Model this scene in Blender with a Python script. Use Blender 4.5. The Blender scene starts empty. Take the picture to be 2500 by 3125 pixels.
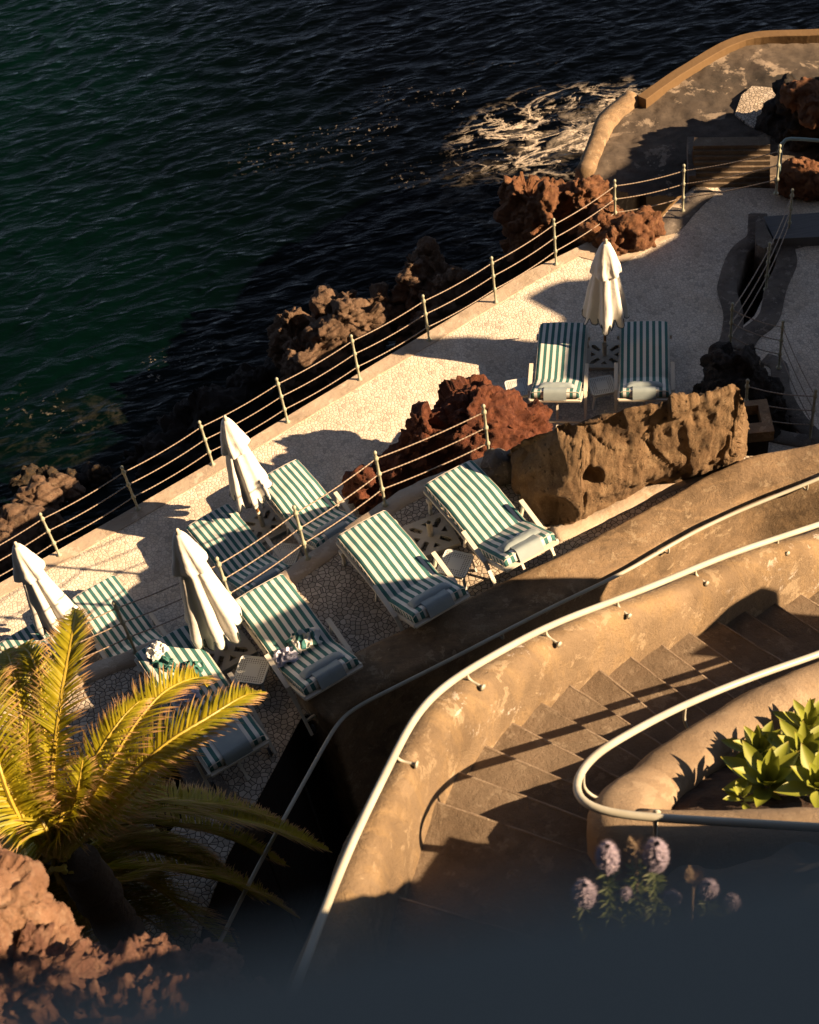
import bpy, bmesh, math, random
import numpy as np
from mathutils import Vector, Matrix, noise as N3
from mathutils.geometry import tessellate_polygon
random.seed(7)
R = math.radians; V = Vector
scn = bpy.context.scene
C = scn.collection

# ---------------------------------------------------------------- camera (measured from the photograph)
FPX, PITCH, ROLL, CAMZ = 4613.6, 0.85877, -0.18099, 16.0
K = 2500 / 1725.0
F = Vector((0, math.cos(PITCH), -math.sin(PITCH)))
_r = Vector((1, 0, 0)); _u = _r.cross(F)
RX = math.cos(ROLL) * _r + math.sin(ROLL) * _u
UX = -math.sin(ROLL) * _r + math.cos(ROLL) * _u
CAM = Vector((0, 0, CAMZ))
cd = bpy.data.cameras.new('camera'); cam = bpy.data.objects.new('camera', cd); C.objects.link(cam)
cam.matrix_world = Matrix(((RX.x, UX.x, -F.x, 0), (RX.y, UX.y, -F.y, 0), (RX.z, UX.z, -F.z, CAMZ), (0, 0, 0, 1)))
cd.sensor_fit = 'VERTICAL'; cd.sensor_height = 36; cd.lens = FPX / 3125 * 36
cd.clip_start = 0.02; cd.clip_end = 3000
cd.dof.use_dof = True; cd.dof.focus_distance = 18; cd.dof.aperture_fstop = cd.lens / 17.0
scn.camera = cam


def at(px, py, z):
    """where the surface seen at this spot of the photo (1725 px wide) stands, at height z"""
    d = F + ((px * K - 1250) / FPX) * RX - ((py * K - 1562.5) / FPX) * UX
    return CAM + d * ((z - CAMZ) / d.z)


# ---------------------------------------------------------------- light
SAZ, SEL = R(-19), R(28.3)
SUN = Vector((math.cos(SEL) * math.cos(SAZ), math.cos(SEL) * math.sin(SAZ), math.sin(SEL)))
EU = Vector((-math.sin(SAZ), math.cos(SAZ), 0)); EV = SUN.cross(EU)
ld = bpy.data.lights.new('sun', 'SUN'); ld.energy = 5.0; ld.angle = R(0.5); ld.color = (1.0, 0.70, 0.42)
lo = bpy.data.objects.new('sun', ld); C.objects.link(lo); lo.rotation_euler = SUN.to_track_quat('Z', 'Y').to_euler()
lo.location = (20, -10, 30)
w = bpy.data.worlds.new('World'); scn.world = w; w.use_nodes = True
nt = w.node_tree; bg = nt.nodes['Background']
sky = nt.nodes.new('ShaderNodeTexSky'); sky.sky_type = 'NISHITA'; sky.sun_disc = False
sky.air_density = .32; sky.dust_density = .15; sky.ozone_density = 1.0; sky.sun_elevation = SEL; sky.sun_rotation = math.pi / 2 - SAZ
hs_ = nt.nodes.new('ShaderNodeHueSaturation'); hs_.inputs['Saturation'].default_value = .66
nt.links.new(sky.outputs[0], hs_.inputs['Color']); nt.links.new(hs_.outputs[0], bg.inputs[0]); bg.inputs[1].default_value = 0.05
scn.view_settings.view_transform = 'Standard'; scn.view_settings.look = 'None'
scn.view_settings.exposure = 1.5; scn.view_settings.gamma = 1
scn.cycles.use_adaptive_sampling = True
scn.cycles.max_bounces = 6; scn.cycles.diffuse_bounces = 1; scn.cycles.use_denoising = True


# ---------------------------------------------------------------- materials
class Mat:
    def __init__(s, name, rough=0.8):
        s.m = bpy.data.materials.new(name); s.m.use_nodes = True; s.t = s.m.node_tree
        s.b = s.t.nodes['Principled BSDF']; s.b.inputs['Roughness'].default_value = rough
        s.tc = s.t.nodes.new('ShaderNodeTexCoord'); s.co = s.tc.outputs['Object']

    def n(s, typ, **kw):
        n = s.t.nodes.new(typ)
        for k, v in kw.items():
            if k in n.inputs.keys():
                n.inputs[k].default_value = v
            else:
                setattr(n, k, v)
        return n

    def L(s, a, b): s.t.links.new(a, b)

    def noise(s, scale, detail=6, rough=.6, co=None, dist=0.0):
        n = s.n('ShaderNodeTexNoise'); n.inputs['Scale'].default_value = scale; n.inputs['Detail'].default_value = detail
        n.inputs['Roughness'].default_value = rough; n.inputs['Distortion'].default_value = dist
        s.L(co or s.co, n.inputs['Vector']); return n.outputs[0]

    def ramp(s, fac, stops):
        n = s.n('ShaderNodeValToRGB'); e = n.color_ramp.elements
        while len(e) < len(stops): e.new(0.5)
        for el, (p, c) in zip(e, stops):
            el.position = p; el.color = (c if len(c) == 4 else (*c, 1)) if isinstance(c, tuple) else (c, c, c, 1)
        s.L(fac, n.inputs[0]); return n.outputs[0]

    def mix(s, fac, a, b, mode='MIX'):
        n = s.n('ShaderNodeMix'); n.data_type = 'RGBA'; n.blend_type = mode; n.clamp_factor = True
        for sock, v in ((n.inputs[0], fac), (n.inputs[6], a), (n.inputs[7], b)):
            if hasattr(v, 'links'): s.L(v, sock)
            elif isinstance(v, tuple): sock.default_value = (*v, 1)
            else: sock.default_value = v
        return n.outputs[2]

    def math(s, op, a, b=0.0):
        n = s.n('ShaderNodeMath'); n.operation = op
        for sock, v in ((n.inputs[0], a), (n.inputs[1], b)):
            if hasattr(v, 'links'): s.L(v, sock)
            else: sock.default_value = v
        return n.outputs[0]

    def col(s, c):
        if isinstance(c, tuple): s.b.inputs['Base Color'].default_value = (*c, 1)
        else: s.L(c, s.b.inputs['Base Color'])
        return s

    def bump(s, h, dist=0.01, strength=1.0, prev=None):
        n = s.n('ShaderNodeBump'); n.inputs['Distance'].default_value = dist; n.inputs['Strength'].default_value = strength
        s.L(h, n.inputs['Height'])
        if prev is not None: s.L(prev, n.inputs['Normal'])
        s.L(n.outputs[0], s.b.inputs['Normal']); return n.outputs[0]


def mosaic_mat(name, scale, joint, c1, c2, cj, rough=.75, wide=.05):
    m = Mat(name, rough)
    wob = m.noise(1.3, 3)
    v = m.n('ShaderNodeTexVoronoi'); v.voronoi_dimensions = '2D'; v.feature = 'DISTANCE_TO_EDGE'; v.inputs['Scale'].default_value = scale
    v2 = m.n('ShaderNodeTexVoronoi'); v2.voronoi_dimensions = '2D'; v2.feature = 'F1'; v2.inputs['Scale'].default_value = scale
    warp = m.mix(.012, m.co, m.n('ShaderNodeTexNoise', Scale=14.0).outputs[1], 'LINEAR_LIGHT')
    m.L(warp, v.inputs['Vector']); m.L(warp, v2.inputs['Vector'])
    sep = m.n('ShaderNodeSeparateColor'); m.L(v2.outputs['Color'], sep.inputs[0])
    stone = m.mix(sep.outputs[0], c1, c2)
    big = m.ramp(m.noise(.9, 5, .65), [(.32, .80), (.62, 1.06)])
    stone = m.mix(1.0, stone, big, 'MULTIPLY')
    stone = m.mix(m.ramp(m.noise(.42, 8, .68, dist=.6), [(.50, 0.), (.60, .35)]), stone, m.mix(1.0, stone, (.80, .70, .56), 'MULTIPLY'))
    stone = m.mix(m.ramp(sep.outputs[1], [(.90, 0.), (.93, .45)]), stone, (.30, .25, .20))
    mask = m.ramp(v.outputs[0], [(joint * .45, 0.), (joint + wide * .5, 1.)])
    c = m.mix(mask, cj, stone)
    m.col(c)
    h = m.ramp(v.outputs[0], [(0., 0.), (joint + wide, .8), (.3, 1.)])
    b = m.bump(h, .006, .8)
    m.bump(m.noise(60, 3), .0015, .6, b)
    return m.m


def rock_mat(name, c1, c2, c3, scale=3.0, bump=.03, pit=True):
    m = Mat(name, .92)
    n1 = m.noise(scale, 9, .65, dist=.4); n2 = m.noise(scale * 4.2, 8, .7)
    c = m.mix(m.ramp(n1, [(.38, 0.), (.62, 1.)]), c1, c2)
    c = m.mix(m.ramp(n2, [(.5, 0.), (.68, .8)]), c, c3)
    pits = m.n('ShaderNodeTexVoronoi', Scale=scale * 7); m.L(m.co, pits.inputs['Vector'])
    ph = m.ramp(pits.outputs[0], [(.05, 0.), (.3, 1.)])
    sel = m.ramp(m.noise(scale * 1.7, 4), [(.48, 0.), (.6, 1.)])
    pitmask = m.mix(sel, (1., 1., 1.), ph) if pit else ph
    m.col(m.mix(.65 if pit else .3, c, m.mix(1.0, c, pitmask, 'MULTIPLY')))
    b = m.bump(m.noise(scale * 2.5, 12, .75, dist=.6), bump * 2.2, 1.0)
    b = m.bump(pitmask, bump * .6, .8, b)
    m.bump(m.noise(scale * 22, 6, .7), bump * .25, .8, b)
    return m.m


def plaster_mat(name, base, dark, pale, warm, s=1.0):
    m = Mat(name, .9)
    a = m.noise(1.1 * s, 8, .62, dist=.5); b_ = m.noise(3.6 * s, 9, .7, dist=.3); d = m.noise(28 * s, 5, .7)
    mp = m.n('ShaderNodeMapping'); mp.inputs['Scale'].default_value = (1.0, 2.6, .7); m.L(m.co, mp.inputs['Vector'])
    st = m.noise(2.3 * s, 8, .68, co=mp.outputs[0], dist=.35)
    c = m.mix(m.ramp(a, [(.36, 0.), (.64, 1.)]), base, dark)
    c = m.mix(m.ramp(st, [(.46, 0.), (.66, .75)]), c, warm)
    c = m.mix(m.ramp(b_, [(.57, 0.), (.60, .7)]), c, pale)
    c = m.mix(m.ramp(m.noise(.75 * s, 9, .72), [(.54, 0.), (.57, .5)]), c, m.mix(1.0, c, (.62, .58, .52), 'MULTIPLY'))
    c = m.mix(m.ramp(d, [(.3, .45), (.5, 0.)]), c, dark)
    m.col(c)
    cr = m.n('ShaderNodeTexVoronoi', Scale=1.7 * s); cr.feature = 'DISTANCE_TO_EDGE'
    wp = m.mix(.35, m.co, m.n('ShaderNodeTexNoise', Scale=3.0, Detail=6.0).outputs[1], 'LINEAR_LIGHT'); m.L(wp, cr.inputs['Vector'])
    crk = m.mix(m.ramp(m.noise(.8, 3), [(.52, 0.), (.60, 1.)]), (1., 1., 1.), m.ramp(cr.outputs[0], [(.0, 0.), (.008, 1.)]))
    b = m.bump(m.noise(5 * s, 12, .74), .028, .8)
    b = m.bump(m.noise(40, 5, .75), .006, .9, b)
    m.bump(crk, .006, .5, b)
    return m.m


def simple(name, c, rough=.5, bumpscale=None, bump=.002, spec=None, var=None):
    m = Mat(name, rough)
    if var: m.col(m.mix(m.ramp(m.noise(var[1], 6), [(.38, 0.), (.66, 1.)]), c, var[0]))
    else: m.col(c)
    if bumpscale: m.bump(m.noise(bumpscale, 5), bump, .8)
    return m.m


M = {}
M['mosaic_low'] = mosaic_mat('pale_mosaic', 18.5, .035, (.70, .605, .49), (.84, .755, .635), (.34, .28, .21), wide=.07)
M['mosaic_up'] = mosaic_mat('coarse_mosaic', 16.5, .075, (.38, .32, .25), (.64, .56, .46), (.03, .021, .014), wide=.05)
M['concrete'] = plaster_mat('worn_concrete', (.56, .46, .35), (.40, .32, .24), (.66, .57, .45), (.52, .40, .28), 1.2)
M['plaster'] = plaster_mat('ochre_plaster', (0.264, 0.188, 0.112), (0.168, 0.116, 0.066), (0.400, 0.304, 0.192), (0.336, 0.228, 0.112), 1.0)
M['plaster_old'] = plaster_mat('weathered_plaster', (0.310, 0.215, 0.127), (0.146, 0.099, 0.056), (0.396, 0.301, 0.189), (0.344, 0.232, 0.125), 1.5)
M['plaster_smooth'] = plaster_mat('smooth_plaster', (0.286, 0.214, 0.139), (0.218, 0.155, 0.097), (0.353, 0.269, 0.176), (0.311, 0.223, 0.134), .8)
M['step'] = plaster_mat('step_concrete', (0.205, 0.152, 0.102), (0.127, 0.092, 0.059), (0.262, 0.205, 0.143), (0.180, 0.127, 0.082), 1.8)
M['nosing'] = plaster_mat('worn_nosing', (0.288, 0.224, 0.160), (0.208, 0.152, 0.104), (0.336, 0.272, 0.200), (0.256, 0.192, 0.128), 2.5)
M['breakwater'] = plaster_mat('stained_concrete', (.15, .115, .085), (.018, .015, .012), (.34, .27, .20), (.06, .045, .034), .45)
M['kerb_dark'] = plaster_mat('mossy_kerb', (0.210, 0.180, 0.150), (0.090, 0.075, 0.063), (0.330, 0.285, 0.240), (0.180, 0.150, 0.120), 2)
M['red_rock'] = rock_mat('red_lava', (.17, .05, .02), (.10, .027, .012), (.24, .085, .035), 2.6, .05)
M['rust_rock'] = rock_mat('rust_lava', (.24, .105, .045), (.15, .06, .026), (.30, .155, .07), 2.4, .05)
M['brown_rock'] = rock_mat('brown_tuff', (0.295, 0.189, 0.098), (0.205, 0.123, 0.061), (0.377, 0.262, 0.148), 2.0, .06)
M['sea_rock'] = rock_mat('sea_lava', (.19, .115, .07), (.12, .07, .042), (.27, .19, .125), 2.8, .045)
M['wet_rock'] = rock_mat('wet_rock', (.05, .036, .022), (.03, .022, .015), (.16, .085, .02), 3.2, .04)
M['dark_rock'] = rock_mat('dark_basalt_and_shade', (.035, .026, .02), (.02, .016, .013), (.06, .042, .03), 2.8, .04)  # very dark rock; on the far crag it stands in for shade
M['near_rock'] = rock_mat('tan_rock', (.30, .17, .10), (.22, .105, .06), (.40, .27, .18), 2.5, .03)
M['red_gravel'] = rock_mat('red_scoria', (.25, .125, .08), (.16, .075, .05), (.38, .23, .15), 3.5, .04)
M['dark_ground'] = simple('dark_earth_and_shade', (.012, .010, .009), .95, 6, .03)  # near-black earth; in the gap between the walls it stands in for shade
M['soil'] = simple('planter_soil', (.035, .020, .012), .95, 18, .03, var=((.07, .035, .018), 9))
M['white'] = simple('cream_paint', (.72, .67, .56), .42, 30, .0006, var=((.66, .61, .50), 3))
M['table'] = simple('table_plastic', (.66, .68, .64), .4)
M['base'] = simple('base_paint', (.60, .55, .45), .5, var=((.52, .47, .37), 4))
M['post'] = simple('post_paint', (.40, .41, .31), .5, 60, .002, var=((.28, .28, .20), 22))
M['chain'] = simple('chain_metal', (.36, .29, .225), .45, var=((.25, .18, .12), 40))
M['rail'] = simple('rail_paint', (.50, .49, .41), .40, 25, .0008, var=((.42, .40, .32), 3))
M['rail_green'] = simple('rail_green_paint', (.30, .42, .42), .38, var=((.24, .35, .35), 3))
M['wood'] = simple('varnished_wood', (.52, .27, .10), .45, var=((.42, .19, .06), 12))
M['pillow'] = simple('grey_blue_cloth', (.31, .37, .38), .85, 260, .001, var=((.27, .33, .345), 7))
M['rubber'] = simple('black_rubber', (.02, .02, .02), .6)

M['trim'] = simple('dark_trim', (.03, .05, .05), .7)
M['lilac'] = simple('lilac_cloth', (.55, .55, .68), .85, 30, .004)
M['white_cloth'] = simple('white_cloth', (.72, .72, .70), .85, 30, .004)
M['green_cloth'] = simple('green_cloth', (.04, .15, .13), .9, 40, .004)

m = Mat('canvas', .85); m.col(m.mix(m.ramp(m.noise(2.2, 5), [(.4, 0.), (.7, 1.)]), (.76, .735, .68), (.70, .67, .61)))
m.bump(m.noise(9, 4, .5, dist=.8), .012, .6); M['canvas'] = m.m
for nm, fine in (('stripe', False), ('towel', True)):
    m = Mat(nm + '_fabric', .88)
    uvn = m.n('ShaderNodeUVMap'); sx = m.n('ShaderNodeSeparateXYZ'); m.L(uvn.outputs[0], sx.inputs[0])
    fr = m.math('FRACT', m.math('ADD', sx.outputs[0], 0.0)); g = m.math('LESS_THAN', fr, .5)
    gcol = m.mix(m.ramp(m.noise(3, 4), [(.3, 0.), (.7, 1.)]), (.035, .140, .135), (.05, .175, .16))
    m.col(m.mix(g, (.74, .73, .67), gcol))
    mpf = m.n('ShaderNodeMapping'); mpf.inputs['Scale'].default_value = (.35, 1.6, 1); m.L(m.co, mpf.inputs['Vector'])
    m.bump(m.noise(13, 4, .55, co=mpf.outputs[0], dist=.5), .006, .45)
    M[nm] = m.m
# perforated table top
m = Mat('perforated_plastic', .4)
sx = m.n('ShaderNodeSeparateXYZ'); m.L(m.co, sx.inputs[0])
def cell(o): return m.math('SUBTRACT', m.math('FRACT', m.math('MULTIPLY', o, 38.0)), .5)
dx, dy = cell(sx.outputs[0]), cell(m.math('ADD', sx.outputs[1], .0066))
d2 = m.math('ADD', m.math('MULTIPLY', dx, dx), m.math('MULTIPLY', dy, dy))
hole = m.math('LESS_THAN', d2, .075)
cx = m.math('MAXIMUM', m.math('ABSOLUTE', sx.outputs[0]), m.math('ABSOLUTE', sx.outputs[1]))
ring = m.math('MULTIPLY', m.math('GREATER_THAN', cx, .085), m.math('LESS_THAN', cx, .158))
m.col(m.mix(m.math('MULTIPLY', hole, ring), (.66, .68, .64), (.13, .12, .10))); M['perforated'] = m.m
# leaves: uv.x = across / random, uv.y = along the leaflet
def leaf_mat(name, base, mid, tip, t0, t1, transl=.35):
    m = Mat(name, .5)
    uvn = m.n('ShaderNodeUVMap'); sx = m.n('ShaderNodeSeparateXYZ'); m.L(uvn.outputs[0], sx.inputs[0])
    c = m.ramp(sx.outputs[1], [(0., base), (t0 * .8, mid), (t0, mid), (t1, tip)])
    c = m.mix(m.ramp(m.noise(2.5, 3), [(.35, 0.), (.7, .6)]), c, m.mix(1.0, c, (.55, .7, .5), 'MULTIPLY'))
    m.col(c)
    tr = m.n('ShaderNodeBsdfTranslucent'); m.L(c, tr.inputs[0])
    ms = m.n('ShaderNodeMixShader'); ms.inputs[0].default_value = transl
    m.L(m.b.outputs[0], ms.inputs[1]); m.L(tr.outputs[0], ms.inputs[2])
    m.L(ms.outputs[0], m.t.nodes['Material Output'].inputs[0]); return m.m
M['palm'] = leaf_mat('palm_leaflet', (.52, .40, .016), (.37, .32, .014), (.60, .34, .17), .55, .85)
M['palm_rib'] = simple('palm_rib', (.40, .29, .035), .5)
M['agave'] = leaf_mat('agave_leaf', (.34, .35, .07), (.27, .29, .03), (.34, .25, .05), .9, 1.0, .2)
M['echium_leaf'] = leaf_mat('echium_leaf', (.10, .13, .03), (.13, .16, .04), (.22, .2, .07), .7, 1.0, .3)
M['bloom'] = simple('lilac_bloom', (.27, .23, .31), .9, var=((.40, .34, .40), 60))
M['dry'] = simple('dry_flower', (.36, .26, .17), .9)
m = Mat('palm_trunk_bark', .95); m.col(m.mix(m.noise(9, 6), (.035, .022, .012), (.08, .05, .025))); m.bump(m.noise(14, 8), .04, 1.); M['trunk'] = m.m
m = Mat('ledge_paint', .8); m.col(m.mix(m.noise(3, 5), (.25, .29, .27), (.215, .25, .235))); M['ledge'] = m.m
m = Mat('blocker_render', .9); m.col((.5, .45, .38)); M['blocker'] = m.m


# ---------------------------------------------------------------- mesh helpers
KIDS = {}


class MB:
    def __init__(s): s.v = []; s.f = []; s.uv = []; s.mi = []
    def add(s, vs, fs, uvs=None, mi=0):
        o = len(s.v); s.v += [tuple(v) for v in vs]
        for i, f in enumerate(fs):
            s.f.append(tuple(o + k for k in f)); s.uv.append(uvs[i] if uvs else [(0, 0)] * len(f)); s.mi.append(mi)
    def box(s, c, size, rot=None, bev=0):
        hx, hy, hz = size[0] / 2, size[1] / 2, size[2] / 2
        vs = [Vector((x, y, z)) for x in (-hx, hx) for y in (-hy, hy) for z in (-hz, hz)]
        if rot is not None: vs = [rot @ v for v in vs]
        c = Vector(c); s.add([v + c for v in vs], [(0, 1, 3, 2), (4, 6, 7, 5), (0, 4, 5, 1), (2, 3, 7, 6), (0, 2, 6, 4), (1, 5, 7, 3)])
    def bar(s, a, b, wd, th, up=Vector((0, 0, 1))):
        a, b = Vector(a), Vector(b); d = (b - a); L = d.length; d.normalize()
        x = d.cross(up); x = Vector((1, 0, 0)) if x.length < 1e-4 else x.normalized(); z = x.cross(d)
        rot = Matrix((x, d, z)).transposed(); s.box((a + b) / 2, (wd, L, th), rot)
    def tube(s, pts, rad, n=8, caps=True):
        pts = [Vector(p) for p in pts]; m_ = len(pts); rr = rad if hasattr(rad, '__len__') else [rad] * m_
        t0 = (pts[1] - pts[0]).normalized(); x = t0.orthogonal().normalized(); vs = []
        for i, p in enumerate(pts):
            t = (pts[min(i + 1, m_ - 1)] - pts[max(i - 1, 0)]).normalized()
            x = (x - t * x.dot(t)).normalized(); y = t.cross(x)
            vs += [p + (x * math.cos(a) + y * math.sin(a)) * rr[i] for a in (2 * math.pi * k / n for k in range(n))]
        fs = [(i * n + k, i * n + (k + 1) % n, (i + 1) * n + (k + 1) % n, (i + 1) * n + k) for i in range(m_ - 1) for k in range(n)]
        if caps: fs += [tuple(reversed(range(n))), tuple((m_ - 1) * n + k for k in range(n))]
        s.add(vs, fs)
    def lathe(s, c, prof, n=12):
        c = Vector(c); s.tube([c + Vector((0, 0, z)) for z, _ in prof], [r for _, r in prof], n)
    def ball(s, c, r, n=8):
        c = Vector(c); vs = []; k = n // 2 + 1
        for i in range(k + 1):
            t = math.pi * i / k
            vs += [c + Vector((math.sin(t) * math.cos(a), math.sin(t) * math.sin(a), math.cos(t))) * max(r, 1e-4) for a in (2 * math.pi * j / n for j in range(n))]
        s.add(vs, [(i * n + j, (i + 1) * n + j, (i + 1) * n + (j + 1) % n, i * n + (j + 1) % n) for i in range(k) for j in range(n)])
    def prism(s, poly, z0, z1, holes=()):
        """flat slab of a polygon (list of xy) with holes, between heights z0 and z1"""
        loops = [[Vector((p[0], p[1], 0)) for p in poly]] + [[Vector((p[0], p[1], 0)) for p in h] for h in holes]
        tris = tessellate_polygon(loops); flat = [v for l in loops for v in l]; n = len(flat)
        vs = [(v.x, v.y, z1) for v in flat] + [(v.x, v.y, z0) for v in flat]; fs = []
        for t in tris:
            a, b, c_ = (flat[i] for i in t); up = (b - a).cross(c_ - a).z > 0
            t = tuple(t) if up else tuple(reversed(t)); fs.append(t); fs.append(tuple(n + i for i in reversed(t)))
        o = 0
        for l in loops:
            k = len(l); fs += [(o + i, o + (i + 1) % k, n + o + (i + 1) % k, n + o + i) for i in range(k)]; o += k
        s.add(vs, fs)
    def build(s, name, mat, parent=None, smooth=False, loc=None):
        me = bpy.data.meshes.new(name); me.from_pydata(s.v, [], s.f)
        ul = me.uv_layers.new(name='UVMap'); flat = [c for f in s.uv for u in f for c in u]
        ul.data.foreach_set('uv', flat)
        for mm in (mat if isinstance(mat, list) else [mat]): me.materials.append(mm)
        if any(s.mi): me.polygons.foreach_set('material_index', s.mi)
        me.update()
        if s.closed_fix: fix(me)
        if smooth: me.shade_smooth()
        o = bpy.data.objects.new(name, me); C.objects.link(o)
        if parent: o.parent = parent; KIDS.setdefault(parent, []).append(o)
        if loc is not None: o.location = loc
        return o
    closed_fix = True


def fix(me):
    bm = bmesh.new(); bm.from_mesh(me); bmesh.ops.recalc_face_normals(bm, faces=bm.faces); bm.to_mesh(me); bm.free()


def tag(o, label=None, cat=None, group=None, kind=None):
    if label: o['label'] = label
    if cat: o['category'] = cat
    if group: o['group'] = group
    if kind: o['kind'] = kind
    return o


def empty(name, loc=(0, 0, 0), rz=0.0):
    o = bpy.data.objects.new(name, None); o.empty_display_size = .2; C.objects.link(o); o.location = loc; o.rotation_euler = (0, 0, rz); return o


def copy_tree(o, parent=None):
    c = o.copy(); C.objects.link(c); c.parent = parent
    for ch in KIDS.get(o, []): copy_tree(ch, c)
    return c


def cr(pts, step=.08):
    """smooth curve through points (Catmull-Rom), evenly spaced"""
    P = [Vector(p) for p in pts]; P = [2 * P[0] - P[1]] + P + [2 * P[-1] - P[-2]]; out = []
    for i in range(1, len(P) - 2):
        a, b, c_, d = P[i - 1], P[i], P[i + 1], P[i + 2]; n = max(2, int((c_ - b).length / step))
        for k in range(n):
            t = k / n; out.append(.5 * ((2 * b) + (c_ - a) * t + (2 * a - 5 * b + 4 * c_ - d) * t * t + (3 * b - a - 3 * c_ + d) * t ** 3))
    out.append(P[-2]); return out


def sweep(name, path, prof, mat, parent=None, amp=.012, freq=2.5, smooth=True, seed=0.0):
    """carry a cross-section [(sideways, height)] along a path; prof may be a function of (i, n)"""
    n = len(path); vs = []; k = None
    for i, p in enumerate(path):
        t = path[min(i + 1, n - 1)] - path[max(i - 1, 0)]; t.z = 0; t.normalize(); s_ = Vector((t.y, -t.x, 0))
        pr = prof(i / (n - 1), p) if callable(prof) else prof; k = len(pr)
        for o_, h in pr:
            v = p + s_ * o_ + Vector((0, 0, h))
            if amp: v = v + N3.noise_vector(v * freq + Vector((seed, 0, 0))) * amp + N3.noise_vector(v * freq * 4) * amp * .3
            vs.append(v)
    fs = [(i * k + j, i * k + (j + 1) % k, (i + 1) * k + (j + 1) % k, (i + 1) * k + j) for i in range(n - 1) for j in range(k)]
    fs += [tuple(range(k)), tuple((n - 1) * k + j for j in reversed(range(k)))]
    mb = MB(); mb.add(vs, fs); return mb.build(name, mat, parent, smooth)


def wall_prof(wd, down, r=.08, slope=0.0, n=7):
    """rounded wall: starts at the left foot, over the top, to the right foot"""
    h = wd / 2; pr = [(-h, -down)] + [(-h, -down * f) for f in (.6, .3, .15)]
    for i in range(n + 1):
        a = math.pi - i * math.pi / 2 / n; pr.append((-h + r + r * math.cos(a), -r + r * math.sin(a)))
    pr += [(0, slope * h * .5)]
    for i in range(n + 1):
        a = math.pi / 2 - i * math.pi / 2 / n; pr.append((h - r + r * math.cos(a), -r + r * math.sin(a)))
    return pr + [(h, -down * f) for f in (.15, .3, .6)] + [(h, -down)]


def rock(name, blobs, mat, voxel=.04, amp=.10, freq=1.6, parent=None, ridge=.5, seed=0.0, crack=.04, dents=(), stretch=(1, 1, 1)):
    """boulder or outcrop: ellipsoids (centre, radii, turn) fused, then worn with layered noise"""
    bm = bmesh.new()
    for c, rad, rz in blobs:
        mt = Matrix.Translation(c) @ Matrix.Rotation(rz, 4, 'Z') @ Matrix.Diagonal((*rad, 1))
        bmesh.ops.create_icosphere(bm, subdivisions=3, radius=1, matrix=mt)
    me = bpy.data.meshes.new(name); bm.to_mesh(me); bm.free()
    o = bpy.data.objects.new(name, me); tmp = bpy.data.scenes.new('tmp'); tmp.collection.objects.link(o)
    md = o.modifiers.new('r', 'REMESH'); md.mode = 'VOXEL'; md.voxel_size = voxel
    tmp.view_layers[0].update(); ev = o.evaluated_get(tmp.view_layers[0].depsgraph)
    me2 = bpy.data.meshes.new_from_object(ev); tmp.collection.objects.unlink(o); bpy.data.scenes.remove(tmp); C.objects.link(o); o.modifiers.clear(); o.data = me2; bpy.data.meshes.remove(me); me2.name = name
    me2.materials.clear(); me2.materials.append(mat)
    off = Vector((seed * 7.1, seed * 3.3, seed))
    NR = [v.normal.copy() for v in me2.vertices]; CO = [v.co.copy() for v in me2.vertices]; out = []
    for co_, nr_ in zip(CO, NR):
        p = co_ + off; q = Vector((p.x * stretch[0], p.y * stretch[1], p.z * stretch[2])) * freq
        rg = min(2.0, N3.ridged_multi_fractal(q * 1.2, .9, 2.2, 5, 1.0, 2.0)) - 1.0
        d = N3.fractal(q * .8, .75, 2.15, 8) * amp * 1.25 + rg * amp * ridge * .45 - N3.turbulence(q * 3.0, 4, True, noise_basis='PERLIN_ORIGINAL', amplitude_scale=.6, frequency_scale=2.1) * amp * .35
        vd, vp = N3.voronoi(q * 1.5 + N3.noise_vector(q * 1.3) * .3); d += (N3.cell(vp[0] * 5.3 + off) - .5) * amp * 1.1 + (vd[1] - vd[0]) * amp * .35
        d += (N3.ridged_multi_fractal(q * 4.5, .8, 2.2, 3, 1.0, 2.0) - .9) * amp * .16
        if crack:
            f = N3.voronoi(q * 1.6 + N3.noise_vector(q) * .25)[0]; e = f[1] - f[0]
            if e < .14: d -= crack * (1 - e / .14)
            f2 = N3.voronoi(q * 5.0)[0]; d -= crack * .7 * max(0, .3 - f2[0]) / .3 * (1 if N3.noise(q * .8) > -.05 else .2)
        for dc, dr, dd in dents:
            e = (co_ - dc).length / dr + N3.noise(co_ * 6) * .25
            if e < 1: d -= dd * (1 - e * e) ** .8
        out += list(co_ + nr_ * max(-.45, min(.35, d)))
    me2.vertices.foreach_set('co', out); me2.update()
    me2.shade_smooth()
    if parent: o.parent = parent
    return o


# ================================================================= THE SETTING
SEA = -3.6
mb = MB(); mb.closed_fix = False; mb.add([(-600, -600, -6), (600, -600, -6), (600, 900, -6), (-600, 900, -6)], [(0, 1, 2, 3)])
tag(mb.build('ground', M['dark_ground']), 'dark rocky seabed and ground under everything', kind='structure')

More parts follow.
